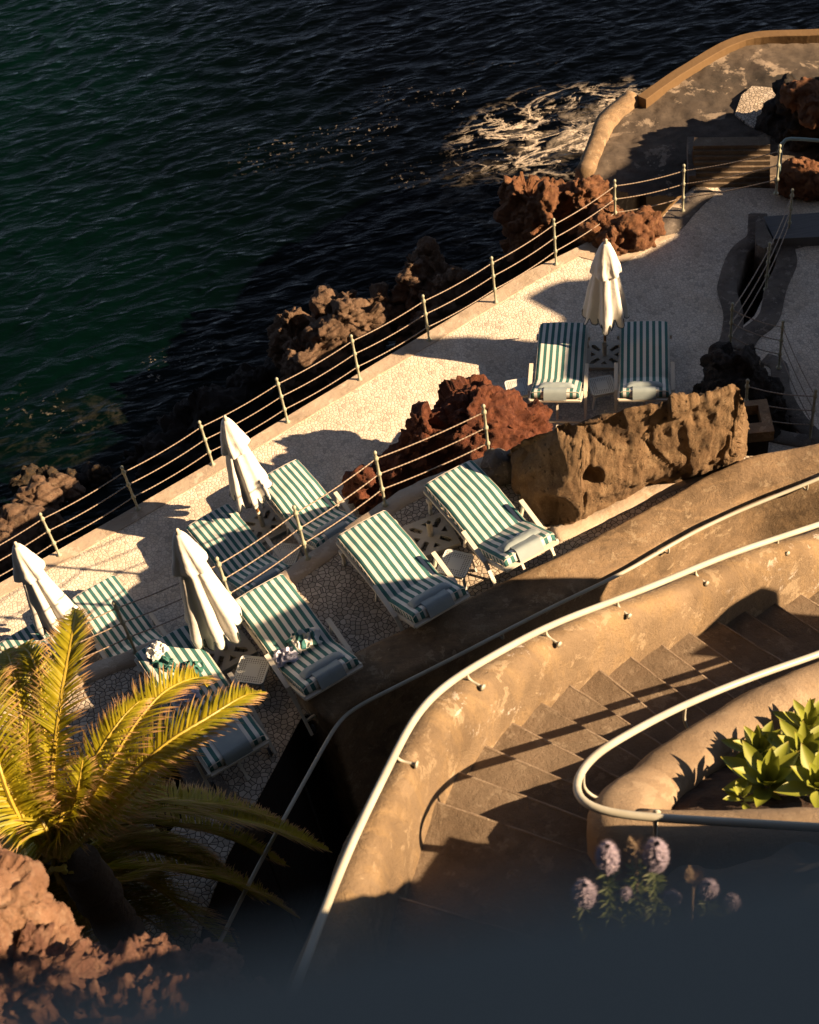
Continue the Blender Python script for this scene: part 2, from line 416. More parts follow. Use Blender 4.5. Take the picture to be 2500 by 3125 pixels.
# --- the sea
m = Mat('sea_water', .12); geo = m.n('ShaderNodeNewGeometry'); m.co = geo.outputs['Position']
deep = m.ramp(m.noise(.09, 2), [(.42, 0.), (.6, 1.)])
sxp = m.n('ShaderNodeSeparateXYZ'); m.L(m.co, sxp.inputs[0])
xg = m.math('MULTIPLY', m.math('ADD', sxp.outputs[0], -1.0), -.11)
green = m.math('MULTIPLY', m.ramp(xg, [(0., 0.), (.95, 1.)]), m.ramp(m.noise(.16, 3), [(.3, .45), (.62, 1.)]))
water = m.mix(green, (.0003, .0005, .0006), (.0004, .0058, .0040))
fo = at(1215, 262, SEA)
def blobmask(c, rx, ry, soft):
    a = m.math('MULTIPLY', m.math('SUBTRACT', sxp.outputs[0], c.x), 1 / rx); b = m.math('MULTIPLY', m.math('SUBTRACT', sxp.outputs[1], c.y), 1 / ry)
    d = m.math('SQRT', m.math('ADD', m.math('MULTIPLY', a, a), m.math('MULTIPLY', b, b)))
    return m.ramp(m.math('ADD', d, m.math('MULTIPLY', m.math('SUBTRACT', m.noise(.9, 4), .5), .5)), [(1 - soft, 1.), (1., 0.)])
warpv = m.mix(.5, m.co, m.n('ShaderNodeTexNoise', Scale=1.3, Detail=9.0).outputs[1], 'LINEAR_LIGHT')
def ridged(scale, lo, hi, dist=.6, det=9.0, off=0.0):
    mpn = m.n('ShaderNodeMapping'); mpn.inputs['Location'].default_value = (off, off * 2, 0); mpn.inputs['Scale'].default_value = (.8, 1.25, 1); m.L(m.co, mpn.inputs['Vector'])
    r = m.n('ShaderNodeTexNoise', Scale=scale, Detail=det, Distortion=dist); r.noise_type = 'FBM'; r.inputs['Roughness'].default_value = .58; m.L(mpn.outputs[0], r.inputs['Vector'])
    a_ = m.math('ABSOLUTE', m.math('SUBTRACT', r.outputs[0], .5)); return m.ramp(a_, [(lo, 1.), (hi, 0.)])
brk = m.ramp(m.noise(2.6, 8, .7), [(.42, 0.), (.55, 1.)])
fl = m.math('MAXIMUM', ridged(.55, .004, .022), m.math('MULTIPLY', ridged(1.2, .004, .03, .9, 6.0, 3.3), m.math('MULTIPLY', brk, .9)))
f1 = m.math('MULTIPLY', blobmask(fo, 3.1, 1.8, .45), fl)
core = m.math('MULTIPLY', blobmask(at(1215, 262, SEA), 1.7, .95, .95), m.ramp(m.noise(1.5, 8, .62, dist=1.2), [(.44, 0.), (.62, .9)]))
f1 = m.math('MAXIMUM', f1, core)
speck = m.math('MULTIPLY', m.ramp(m.noise(8.5, 5, .6), [(.61, 0.), (.66, .6)]), m.ramp(m.noise(.6, 4), [(.52, 0.), (.64, 1.)]))
spm = m.math('MAXIMUM', m.math('MAXIMUM', blobmask(at(960, 250, SEA), 4.0, 2.6, .9), blobmask(at(330, 800, SEA), 3.4, 1.4, .9)), blobmask(at(690, 260, SEA), 3.0, 1.5, .9))
f2 = m.math('MULTIPLY', speck, spm)
shore = m.math('MULTIPLY', m.math('MAXIMUM', m.math('MAXIMUM', blobmask(at(1020, 450, SEA), 1.6, 2.4, .9), m.math('MULTIPLY', blobmask(at(290, 880, SEA), 3.6, 1.2, .9), .35)), blobmask(at(1200, 345, SEA), 1.2, 1.6, .9)),
               m.math('MULTIPLY', ridged(1.1, .004, .05, .8, 9.0, 7.7), m.math('MULTIPLY', brk, .16)))
far = m.math('MULTIPLY', ridged(.45, .0, .02, .5, 9.0, 12.0), m.math('MULTIPLY', m.ramp(m.noise(.35, 4), [(.5, 0.), (.62, 1.)]), .02))
foam = m.math('MINIMUM', m.math('MAXIMUM', m.math('MAXIMUM', f1, f2), m.math('MULTIPLY', shore, .7)), 1.0)
foam = m.math('MULTIPLY', foam, m.ramp(m.noise(16, 4, .7), [(.34, .35), (.5, 1.)]))
m.col(m.mix(foam, water, (.62, .53, .42)))
m.L(m.mix(foam, (.05, .05, .05), (.7, .7, .7)), m.b.inputs['Roughness'])
m.b.inputs['IOR'].default_value = 1.33; m.b.inputs['Specular IOR Level'].default_value = .2
mpw = m.n('ShaderNodeMapping'); mpw.inputs['Scale'].default_value = (.55, 1.35, 1); mpw.inputs['Rotation'].default_value = (0, 0, R(-14)); m.L(m.co, mpw.inputs['Vector'])
rn = m.n('ShaderNodeTexNoise', Scale=2.9, Detail=7.0, Distortion=.7); rn.noise_type = 'RIDGED_MULTIFRACTAL'; rn.normalize = True; m.L(mpw.outputs[0], rn.inputs['Vector'])
b = m.bump(rn.outputs[0], .058, 1.0)
b = m.bump(m.noise(4.5, 6, .6, co=mpw.outputs[0], dist=.6), .035, .9, b)
m.bump(foam, .05, .6, b)
M['sea'] = m.m
mb = MB(); mb.closed_fix = False
mb.add([(-600, -600, SEA - .5), (600, -600, SEA - .5), (600, 900, SEA - .5), (-600, 900, SEA - .5)], [(0, 1, 2, 3)])
tag(mb.build('distant_sea', M['sea']), 'dark open sea beyond the waves', kind='structure')
nx, ny = 440, 400; x0, x1, y0, y1 = -17., 19., 13., 45.
vs = []
for j in range(ny):
    for i in range(nx):
        x = x0 + (x1 - x0) * i / (nx - 1); y = y0 + (y1 - y0) * j / (ny - 1)
        q = Vector((x * .7 + y * .14, y * 1.35 - x * .28, 0)); wv = N3.noise_vector(q * .6) * .8
        h = N3.ridged_multi_fractal(q + wv, 1.0, 2.1, 4, 1.0, 2.0) * .044 + N3.fractal(q * 2.6 + wv, 1.0, 2.2, 4) * .026
        vs.append((x, y, SEA + h - .2))
mb = MB(); mb.closed_fix = False
mb.add(vs, [(j * nx + i, j * nx + i + 1, (j + 1) * nx + i + 1, (j + 1) * nx + i) for j in range(ny - 1) for i in range(nx - 1)])
tag(mb.build('sea', M['sea'], smooth=True), 'choppy dark green sea with foam by the breakwater', kind='structure')

# --- lower terrace
def P2(pts, z): return [at(x, y, z).xy[:] for x, y in pts]
H1 = [(1598, 497), (1633, 505), (1646, 527), (1633, 561), (1617, 593), (1605, 632), (1589, 665), (1563, 687), (1559, 654), (1545, 612), (1552, 577), (1565, 537)]
H2 = [(1470, 842), (1480, 795), (1513, 760), (1545, 745), (1592, 742), (1607, 765), (1622, 795), (1626, 835), (1652, 875), (1688, 920), (1600, 905), (1500, 935), (1460, 900)]
sea_edge = [(-260, 1376), (0, 1229), (295, 1062), (450, 972), (621, 868), (966, 661), (1110, 573), (1205, 527), (1300, 478), (1385, 470), (1410, 440), (1440, 412), (1478, 392)]
low_in = [(-260, 1406), (0, 1259), (299, 1091), (455, 998), (626, 893), (968, 690), (1110, 604), (1219, 541), (1262, 552), (1310, 556), (1349, 534), (1421, 495), (1421, 466), (1474, 415), (1493, 393)]
low = low_in + [(1610, 396), (1725, 402), (2050, 420), (2100, 1000), (1650, 1090), (1560, 1000), (1200, 990), (900, 1150), (600, 1300), (200, 1560), (-260, 1720)]
mb = MB(); mb.prism(P2(low, 0), -.12, 0, [P2(H1, 0), P2(H2, 0)])
tag(mb.build('lower_terrace', M['mosaic_low']), 'pale stone mosaic terrace above the sea', kind='structure')
mb = MB(); mb.prism(P2(sea_edge + low_in[::-1][:], 0), -.15, .012)
tag(mb.build('sea_kerb', M['concrete']), 'smooth concrete kerb along the sea side of the terrace', kind='structure')
# sea wall under the kerb
outer = P2(sea_edge, 0)
mb = MB()
for a, b in zip(outer, outer[1:]):
    a, b = Vector((*a, 0)), Vector((*b, 0)); t = (b - a).normalized(); n_ = Vector((-t.y, t.x, 0)) * -.35 - n_ * 0 if False else Vector((t.y, -t.x, 0)) * .35
    mb.add([(a.x, a.y, -.13), (b.x, b.y, -.13), (b.x, b.y, -5), (a.x, a.y, -5), (a + n_).to_tuple()[:2] + (-.13,), (b + n_).to_tuple()[:2] + (-.13,), (b + n_).to_tuple()[:2] + (-5,), (a + n_).to_tuple()[:2] + (-5,)],
           [(0, 1, 2, 3), (4, 7, 6, 5), (0, 4, 5, 1), (3, 2, 6, 7), (0, 3, 7, 4), (1, 5, 6, 2)])
tag(mb.build('sea_wall', M['kerb_dark']), 'dark retaining wall dropping from the terrace kerb to the sea', 'wall')


def strip(name, line, wd, z0, z1, mat, amp=.02, side=0.0, **kw):
    path = cr([Vector((*p, z1)) if len(p) == 2 else Vector(p) for p in line], .07)
    return sweep(name, path, [(-wd / 2 + side, z0 - z1), (-wd / 2 + side, -.02), (-wd / 2 + .02 + side, 0), (wd / 2 - .02 + side, 0), (wd / 2 + side, -.02), (wd / 2 + side, z0 - z1)], mat, amp=amp, **kw)


tag(strip('channel_kerb', P2([(1595, 452), (1592, 500), (1560, 528), (1540, 570), (1532, 615), (1545, 668), (1534, 735)], 0), .3, -.6, .03, M['kerb_dark']), 'curved concrete kerb on the left rim of the dark channel', 'kerb', 'kerbs round the channels')
tag(strip('channel_kerb', P2([(1690, 505), (1655, 520), (1655, 560), (1633, 610), (1620, 668), (1580, 705), (1560, 740)], 0), .32, -.6, .032, M['kerb_dark'], seed=3), 'curved concrete kerb on the right rim of the dark channel', 'kerb', 'kerbs round the channels')
tag(strip('channel_kerb', P2([(1610, 755), (1640, 772), (1645, 825), (1677, 880), (1712, 930), (1600, 912)], 0), .26, -.6, .036, M['kerb_dark'], seed=5), 'kerb bending round the dark rock under the corner post', 'kerb', 'kerbs round the channels')
tag(strip('mossy_band', P2([(1300, 475), (1395, 482), (1432, 452), (1462, 420), (1488, 398)], 0), .42, -.3, .016, M['kerb_dark'], seed=6), 'dark mossy concrete band beside the rusty boulder', 'kerb')

# --- upper terrace
ZU = 1.89
edge = [(-330, 1660), (0, 1478), (160, 1408), (284, 1362), (493, 1270), (648, 1165), (735, 1104), (811, 1052), (870, 1018), (1031, 956), (1075, 948)]
up_in = [(-330, 1684), (0, 1502), (163, 1430), (290, 1383), (497, 1288), (655, 1182), (742, 1121), (815, 1068), (874, 1035), (1035, 972), (1078, 966)]
up_poly = up_in + [(1150, 1110), (1480, 985), (1560, 960), (1800, 960), (1800, 1010), (1500, 1090), (1200, 1240), (900, 1400), (720, 1500), (637, 1506), (560, 1650), (480, 1800), (430, 1930), (380, 2160), (-330, 2160)]
pit = [(285, 1690), (366, 1606), (428, 1672), (345, 1765)]
mb = MB(); mb.prism(P2(up_poly, ZU), ZU - .02, ZU, [P2(pit, ZU)])
mb2 = MB(); mb2.prism(P2(up_poly[7:], ZU - .03), -1.3, ZU - .03, [P2(pit, ZU)]); tag(mb2.build('terrace_bank', M['dark_ground']), 'dark bank of earth carrying the upper terrace', kind='structure')
tag(mb.build('upper_terrace', M['mosaic_up']), 'coarse stone mosaic terrace on the upper level', kind='structure')
path = cr([at(x, y, ZU) for x, y in edge], .08)
inn = [at(x, y, ZU) for x, y in up_in]
o = sweep('terrace_edge_wall', path, lambda t, p: [(0, -2.2), (-.0, -.5), (-.0, -.02), (.02, .012), (.16, .014), (.27, .012), (.29, -.15), (.29, -2.2)], M['concrete'], amp=.02, freq=4)
tag(o, 'rough concrete edge wall holding the upper terrace above the lower one', 'wall')
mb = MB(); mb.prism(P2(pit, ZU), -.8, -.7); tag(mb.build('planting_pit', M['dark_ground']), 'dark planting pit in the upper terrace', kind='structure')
tag(strip('pit_kerb', P2([(250, 1706), (368, 1582), (440, 1660), (520, 1745)], ZU), .34, ZU - .4, ZU + .05, M['kerb_dark'], seed=8), 'angled grey kerb round the planting pit under the palm', 'kerb')

# --- trench between the walls, hillside under the stairs
mb = MB(); mb.prism([(-12, -8), (14, -8), (14, 9.4), (6, 9.4), (-1.4, 9.2), (-3.5, 6.5), (-12, 6)], -2.2, -1.2)  # deep shade of the gap is put into the near-black floor colour
tag(mb.build('trench_floor', M['dark_ground']), 'floor of the gap between the walls, coloured near-black for its shade', kind='structure')

# ================================================================= WALLS, STAIRS, HANDRAILS
# wall 1: low wide parapet along the upper terrace
w1t = [(655, 1482, 2.25), (700, 1448, 2.26), (780, 1405, 2.28), (870, 1362, 2.3), (1000, 1300, 2.3), (1173, 1217, 2.28), (1317, 1143, 2.22), (1461, 1063, 2.18), (1560, 1010, 2.2), (1640, 985, 2.24), (1725, 968, 2.3), (1900, 935, 2.4)]
path = cr([at(*p) for p in w1t], .07)
o = sweep('parapet_wall', path, lambda t, p: wall_prof(.62, 4.6, .10, .1), M['plaster_old'], amp=.02, freq=2.2)
tag(o, 'wide rounded ochre parapet wall curving along the upper terrace', 'wall')


def relax(path, it):
    P = [p.copy() for p in path]
    for _ in range(it):
        Q = [p.copy() for p in P]
        for i in range(1, len(P) - 1): P[i] = (Q[i - 1] + Q[i] * 2 + Q[i + 1]) / 4
    return P


def rail(name, pts, rad, mat, brackets, label, group, dz=-.16, side=.14, step=.06, it=40):
    path = relax(cr([p if isinstance(p, Vector) else at(*p) for p in pts], step), it); r_ = empty(name, path[len(path) // 2])
    mb = MB(); mb.tube(path, rad, 12); t = mb.build('tube', mat, None, True)
    t.parent = r_; t.matrix_parent_inverse = Matrix.Translation(-r_.location)
    for bx, by, kind in brackets:
        q = min(path, key=lambda p: (proj(p) - Vector((bx, by))).length); i = path.index(q)
        tg = (path[min(i + 1, len(path) - 1)] - path[max(i - 1, 0)]); tg.z = 0; tg.normalize(); s_ = Vector((tg.y, -tg.x, 0)) * kind
        mb = MB(); mb.tube(cr([q, q + Vector((0, 0, dz * .7)), q + Vector((0, 0, dz)) + s_ * side * .35, q + Vector((0, 0, dz)) + s_ * side], .03), .012, 6)
        br = mb.build('bracket', mat, None, True)
        e = q + Vector((0, 0, dz)) + s_ * side
        mb = MB(); mb.tube([e - s_ * .006, e + s_ * .006], .024, 10); fl_ = mb.build('flange', mat, br, True)
        br.parent = r_; br.matrix_parent_inverse = Matrix.Translation(-r_.location)
    return tag(r_, label, 'handrail', group)


def proj(P):
    d = P - CAM; z = d.dot(F); return Vector(((1250 + FPX * d.dot(RX) / z) / K, (1562.5 - FPX * d.dot(UX) / z) / K))


r1 = [(1900, 928, 2.48), (1725, 1008, 2.38), (1589, 1062, 2.29), (1461, 1120, 2.27), (1317, 1204, 2.30), (1173, 1273, 2.34), (946, 1390, 2.36), (735, 1496, 2.35), (719, 1506, 2.34), (712, 1518, 2.33), (620, 1684, 2.33), (530, 1850, 2.33), (440, 2030, 2.33)]
rail('stair_handrail', r1, .0225, M['rail'], [(1700, 1020, 1), (1413, 1150, 1), (1060, 1332, 1)], 'slim pale handrail along the wide parapet wall, bending down over the dark gap', 'pipe handrails')
mb = MB()
for px, py in ((640, 1648), (560, 1795), (480, 1945)):
    q = at(px, py, 2.33); mb = MB(); mb.tube([q, (q.x, q.y, -1.2)], .014, 8)
    tag(mb.build('rail_post', M['dark_ground'], None, True), 'thin post under the handrail over the dark gap, number %s from the bend' % {640: 'one', 560: 'two', 480: 'three'}[px], 'post', 'posts under the low handrail')

st = [[-.159, 4.939, 7.431], [.027, 5.224, 7.251], [.225, 5.5, 7.071], [.445, 5.759, 6.891], [.683, 6.002, 6.711], [.933, 6.232, 6.531], [1.203, 6.438, 6.351], [1.499, 6.607, 6.171], [1.764, 6.82, 5.991], [2.057, 6.992, 5.811], [2.318, 7.21, 5.631]]
STL = [Vector(p) for p in st]
STL = [STL[0] + Vector((-1.2, -2.6, 1.0)), STL[0] + Vector((-.40, -.66, .19))] + STL + [STL[-1] + (STL[-1] - STL[-4]) * 2.5]
# wall 2: high curved wall with a handrail, its foot on the stairs
_q = at(1725, 1104, 5.55); _w = _q.dot(SUN)
r2 = [(1860, 1060, 5.1), (1790, 1083, 5.36), (1725, 1104, 5.6), (1620, 1139, 5.92), (1525, 1171, 6.1), (1365, 1238, 6.57), (1173, 1310, 7.08), (1080, 1357, 7.37), (989, 1409, 7.65), (935, 1440, 7.8), (896, 1470, 7.91), (864, 1515, 8.0), (841, 1573, 8.08), (781, 1689, 8.25), (717, 1829, 8.4), (650, 2010, 8.6), (590, 2160, 8.74)]
rail('stair_handrail', r2, .025, M['rail'], [(1643, 1140, -1), (1468, 1190, -1), (1300, 1265, -1), (1148, 1322, -1), (986, 1415, -1), (830, 1590, -1)], 'long cream handrail curving along the top of the tall wall beside the stairs', 'pipe handrails', dz=-.10, side=.12)
P2r = relax(cr([p if isinstance(p, Vector) else at(*p) for p in r2], .06), 40)
path = []
for i, p in enumerate(P2r):
    t = P2r[min(i + 1, len(P2r) - 1)] - P2r[max(i - 1, 0)]; t.z = 0; t.normalize(); path.append(p + Vector((t.y, -t.x, 0)) * -.0)
# travelling from the right end to the left, the stairs are on the left-hand side (negative sideways)
def w2prof(t, p):
    pr = [(.13, -10.2), (.13, -3.5), (.13, -1.2), (.13, -.6), (.125, -.35), (.115, -.22), (.09, -.15), (.03, -.10), (-.05, -.085), (-.13, -.095), (-.19, -.13), (-.235, -.19), (-.26, -.27), (-.275, -.4), (-.285, -.6), (-.29, -.9), (-.29, -2), (-.29, -10.2)]
    return pr
TEST = P2r[5]; _t = P2r[6] - P2r[4]; SIDE = 1 if Vector((_t.y, -_t.x)).dot(Vector((.6, -.8))) > 0 else -1
def foot(p):
    best = min((math.hypot(p.x - (a.x + (b.x - a.x) * f), p.y - (a.y + (b.y - a.y) * f)) for a, b in zip(STL, STL[1:]) for f in (0, .2, .4, .6, .8)), default=.3)
    return max(.16, min(.42, best))
FT = [foot(p) for p in P2r]
for _ in range(120): FT = [FT[0]] + [(FT[k - 1] + 2 * FT[k] + FT[k + 1]) / 4 for k in range(1, len(FT) - 1)] + [FT[-1]]
FT = [min(f, .34) for f in FT]
def w2p(t, p):
    f = FT[min(len(FT) - 1, int(round(t * (len(FT) - 1))))]; k = f / .29
    return [(-a * SIDE if a > -.04 else SIDE * (-a) * k, b) for a, b in w2prof(t, p)]
mw = M['plaster'].copy(); mw.name = 'stair_wall_plaster'; wm = Mat.__new__(Mat); wm.m = mw; wm.t = mw.node_tree; wm.b = wm.t.nodes['Principled BSDF']; wm.tc = wm.t.nodes.new('ShaderNodeTexCoord'); wm.co = wm.tc.outputs['Object']
csrc = wm.b.inputs['Base Color'].links[0].from_socket; sxw = wm.n('ShaderNodeSeparateXYZ'); wm.L(wm.co, sxw.inputs[0]); jit = wm.noise(7, 6, .7)
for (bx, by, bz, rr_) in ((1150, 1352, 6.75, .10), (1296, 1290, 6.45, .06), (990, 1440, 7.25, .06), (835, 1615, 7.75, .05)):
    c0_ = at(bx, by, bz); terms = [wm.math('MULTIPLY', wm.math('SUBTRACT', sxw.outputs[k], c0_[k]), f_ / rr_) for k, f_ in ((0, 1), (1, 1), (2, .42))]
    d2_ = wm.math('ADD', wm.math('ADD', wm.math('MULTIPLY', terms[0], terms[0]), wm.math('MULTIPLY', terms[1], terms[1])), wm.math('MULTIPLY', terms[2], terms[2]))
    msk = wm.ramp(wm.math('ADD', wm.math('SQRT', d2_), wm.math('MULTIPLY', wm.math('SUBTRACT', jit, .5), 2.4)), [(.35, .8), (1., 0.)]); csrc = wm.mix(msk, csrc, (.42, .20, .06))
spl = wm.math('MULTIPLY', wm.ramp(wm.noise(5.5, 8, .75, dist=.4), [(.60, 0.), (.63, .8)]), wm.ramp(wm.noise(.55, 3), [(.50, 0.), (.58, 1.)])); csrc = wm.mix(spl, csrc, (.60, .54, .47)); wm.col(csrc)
M['plaster'] = mw
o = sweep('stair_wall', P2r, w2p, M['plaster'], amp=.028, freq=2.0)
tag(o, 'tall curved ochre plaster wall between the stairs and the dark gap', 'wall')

# stairs
SP = [Vector(p) for p in st]
d_ = (SP[-1] - SP[-4]) / 3
SP = SP + [SP[-1] + d_ * k for k in range(1, 6)]
pre = [SP[0] + Vector((-.40, -.66, .19))]
pre = [pre[0] + Vector((-.20, -.42, .19)) * k for k in range(6, 0, -1)] + pre
SP = pre + SP; np_ = len(pre)
stairs = empty('stone_stairs', SP[np_]); tag(stairs, 'worn concrete staircase winding down between the tall wall and the planter', 'stairs')
for i in range(1, len(SP)):
    h0 = SP[i] - SP[i - 1]; h1 = (SP[min(i + 1, len(SP) - 1)] - SP[i])
    def nose(a, b):
        t = (a.normalized() + b.normalized()); t.z = 0; t.normalize(); return Vector((t.y, -t.x, 0))
    nA = nose(SP[max(i - 1, 1)] - SP[max(i - 2, 0)], h0); nB = nose(h0, h1)
    A, B = SP[i - 1], SP[i]; z = B.z; W_ = 2.3
    ov = (A - B); ov.z = 0; ov = ov.normalized() * .05
    q = [A + ov - nA * .3, A + ov + nA * W_, B + nB * W_, B - nB * .3]
    sub = 14; vs = []
    for top in (1, 0):
        for k in range(sub + 1):
            for e0, e1 in ((q[0], q[1]), (q[3], q[2])):
                v = e0.lerp(e1, k / sub); v = Vector((v.x, v.y, z if top else z - 1.2))
                if top: v += N3.noise_vector(v * 5) * .006
                vs.append(v)
    n2 = (sub + 1) * 2; fs = []
    for k in range(sub):
        a = 2 * k; fs += [(a, a + 1, a + 3, a + 2), (n2 + a + 2, n2 + a + 3, n2 + a + 1, n2 + a), (a + 1, n2 + a + 1, n2 + a + 3, a + 3), (a + 2, n2 + a + 2, n2 + a, a)]
    fs += [(0, n2, n2 + 1, 1), (2 * sub, 2 * sub + 1, n2 + 2 * sub + 1, n2 + 2 * sub)]
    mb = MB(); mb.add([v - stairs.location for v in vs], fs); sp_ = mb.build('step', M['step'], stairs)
    nb = MB(); a2, b2 = q[3].lerp(q[2], .02), q[3].lerp(q[2], .98); dn = (b2 - a2).cross(Vector((0, 0, 1))).normalized()
    if dn.dot(h0) < 0: dn = -dn
    pts_ = [a2.lerp(b2, k / 24) for k in range(25)]
    nb.tube([Vector((p.x, p.y, z - .009)) + dn * (-.008 + .006 * N3.noise(p * 7)) - stairs.location for p in pts_], [.0135 + .004 * N3.noise(p * 9) for p in pts_], 6)
    nb.build('nosing', M['nosing'], sp_, True)

# planter: two rounded walls meeting at a nose
pw = [(1950, 1330, 6.43), (1725, 1425, 6.73), (1640, 1464, 6.85), (1560, 1507, 6.95), (1470, 1562, 7.13), (1390, 1618, 7.38), (1335, 1662, 7.63), (1304, 1700, 7.81), (1312, 1732, 7.85), (1370, 1745, 7.85), (1500, 1741, 7.85), (1725, 1738, 7.85), (1950, 1738, 7.85)]
PWP = [at(*p) for p in pw]
path = cr(PWP, .06)
o = sweep('planter_wall', path, lambda t, p: wall_prof(.38, 3.2, .17), M['plaster_smooth'], amp=.022, freq=2.4, seed=4)
tag(o, 'thick smooth plaster planter wall rounded off at its nose beside the stairs', 'wall')
soil = [at(1330, 1690, 7.5).xy[:], at(1480, 1590, 7.0).xy[:], at(1600, 1520, 6.8).xy[:], at(1725, 1462, 6.6).xy[:], at(1950, 1370, 6.3).xy[:], at(1980, 1725, 7.6).xy[:], at(1500, 1722, 7.6).xy[:]]
SZ0, SZ1 = 7.58, 6.5; SY0, SY1 = at(1500, 1722, 7.6).y, at(1725, 1462, 6.55).y
def soil_z(x, y):
    return SZ0 + max(0, min(1, (y - SY0) / (SY1 - SY0))) * (SZ1 - SZ0)
sx_, sy_ = 60, 50; xs = [min(p[0] for p in soil), max(p[0] for p in soil)]; ys = [min(p[1] for p in soil) - .05, max(p[1] for p in soil)]
vs = []; fs = []
for j in range(sy_):
    for i in range(sx_):
        x = xs[0] + (xs[1] - xs[0]) * i / (sx_ - 1); y = ys[0] + (ys[1] - ys[0]) * j / (sy_ - 1)
        vs.append((x, y, soil_z(x, y) - .05 + N3.fractal(Vector((x * 6, y * 6, 0)), 1, 2, 4) * .035))
def inside(x, y, poly):
    c_ = False; j = len(poly) - 1
    for i in range(len(poly)):
        if (poly[i][1] > y) != (poly[j][1] > y) and x < (poly[j][0] - poly[i][0]) * (y - poly[i][1]) / (poly[j][1] - poly[i][1]) + poly[i][0]: c_ = not c_
        j = i
    return c_
for j in range(sy_ - 1):
    for i in range(sx_ - 1):
        v = vs[j * sx_ + i]
        if inside(v[0], v[1], soil): fs.append((j * sx_ + i, j * sx_ + i + 1, (j + 1) * sx_ + i + 1, (j + 1) * sx_ + i))
mb = MB(); mb.closed_fix = False; mb.add(vs, fs)
tag(mb.build('planter_soil', M['soil'], smooth=True), 'dark brown soil in the planter under the agaves', kind='structure')
r3 = [(1950, 1290, 6.42), (1725, 1377, 6.67), (1623, 1412, 6.79), (1515, 1453, 6.89), (1407, 1501, 7.15), (1311, 1553, 7.52), (1256, 1588, 7.81), (1221, 1626, 8.02), (1206, 1660, 8.12), (1210, 1688, 8.15), (1238, 1705, 8.15), (1285, 1714, 8.15), (1365, 1721, 8.15), (1500, 1729, 8.15), (1725, 1742, 8.15), (1950, 1756, 8.15)]
rail('stair_handrail', r3, .0255, M['rail'], [(1443, 1484, -1), (1232, 1620, -1), (1375, 1722, -1)], 'thick cream handrail looping round the nose of the planter', 'pipe handrails', dz=-.30, side=.20, it=12)
# retaining hillside below the planter so nothing is open behind the stairs
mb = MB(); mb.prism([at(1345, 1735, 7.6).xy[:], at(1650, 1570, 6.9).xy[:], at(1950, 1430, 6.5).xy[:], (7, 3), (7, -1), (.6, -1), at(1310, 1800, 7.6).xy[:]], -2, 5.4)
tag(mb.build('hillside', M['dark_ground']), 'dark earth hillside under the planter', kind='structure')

# dark garden slope rising from the planter towards the balcony
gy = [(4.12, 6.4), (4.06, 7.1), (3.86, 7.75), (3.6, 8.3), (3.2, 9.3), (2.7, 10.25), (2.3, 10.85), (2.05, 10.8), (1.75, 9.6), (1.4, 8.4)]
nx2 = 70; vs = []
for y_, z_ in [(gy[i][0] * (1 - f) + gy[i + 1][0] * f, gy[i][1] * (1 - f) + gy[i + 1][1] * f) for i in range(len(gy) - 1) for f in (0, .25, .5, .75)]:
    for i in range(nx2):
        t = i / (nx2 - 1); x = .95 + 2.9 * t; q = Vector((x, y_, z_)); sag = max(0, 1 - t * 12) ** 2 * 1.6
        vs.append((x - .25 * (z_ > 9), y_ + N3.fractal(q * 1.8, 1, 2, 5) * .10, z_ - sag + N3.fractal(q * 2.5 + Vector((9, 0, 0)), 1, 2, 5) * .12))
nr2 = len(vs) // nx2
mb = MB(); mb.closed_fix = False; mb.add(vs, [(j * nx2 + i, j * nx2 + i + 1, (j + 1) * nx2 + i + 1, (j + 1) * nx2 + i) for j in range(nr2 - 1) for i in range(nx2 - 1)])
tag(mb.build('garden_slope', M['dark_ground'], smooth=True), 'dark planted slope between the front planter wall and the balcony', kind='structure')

# ================================================================= RAILINGS WITH CHAINS
def post_mesh(h, rad=.0185):
    mb = MB(); pr = [(0, rad * 2.2), (.02, rad * 2.2), (.03, rad)]
    for f in (.31, .61, .9):
        pr += [(h * f - .035, rad), (h * f - .015, rad * 1.75), (h * f + .015, rad * 1.75), (h * f + .035, rad)]
    pr += [(h - .02, rad * .9), (h - .01, rad * 1.2), (h + .012, rad * 1.45), (h + .032, rad * 1.0), (h + .04, .002)]
    mb.lathe((0, 0, 0), pr, 10); return mb


def chain_mesh(a, b, sag, r=.0105):
    L = (b - a).length; n = max(6, int(L / .011)); mb = MB(); pts = []; rr = []
    for i in range(n + 1):
        t = i / n; p = a.lerp(b, t); p = p - Vector((0, 0, sag * 4 * t * (1 - t))); pts.append(p); rr.append(r * (.55 + .45 * abs(math.sin(i * .011 / .046 * math.pi))))
    mb.tube(pts, rr, 5); return mb


def railing(name, bases, h, label, group, sags, link=None):
    root = empty(name, bases[0]); tag(root, label, 'railing', group)
    pm = None
    for k, q in enumerate(bases):
        if pm is None: po = post_mesh(h).build('post', M['post'], root, True); pm = po
        else: po = pm.copy(); C.objects.link(po); po.parent = root
        po.location = q - bases[0]
    for k in range(len(bases) - 1):
        for f in (.31, .61, .9):
            a = bases[k] + Vector((0, 0, h * f)) - bases[0]; b_ = bases[k + 1] + Vector((0, 0, h * f)) - bases[0]
            chain_mesh(a, b_, sags).build('chain', M['chain'], root, True)
    return root


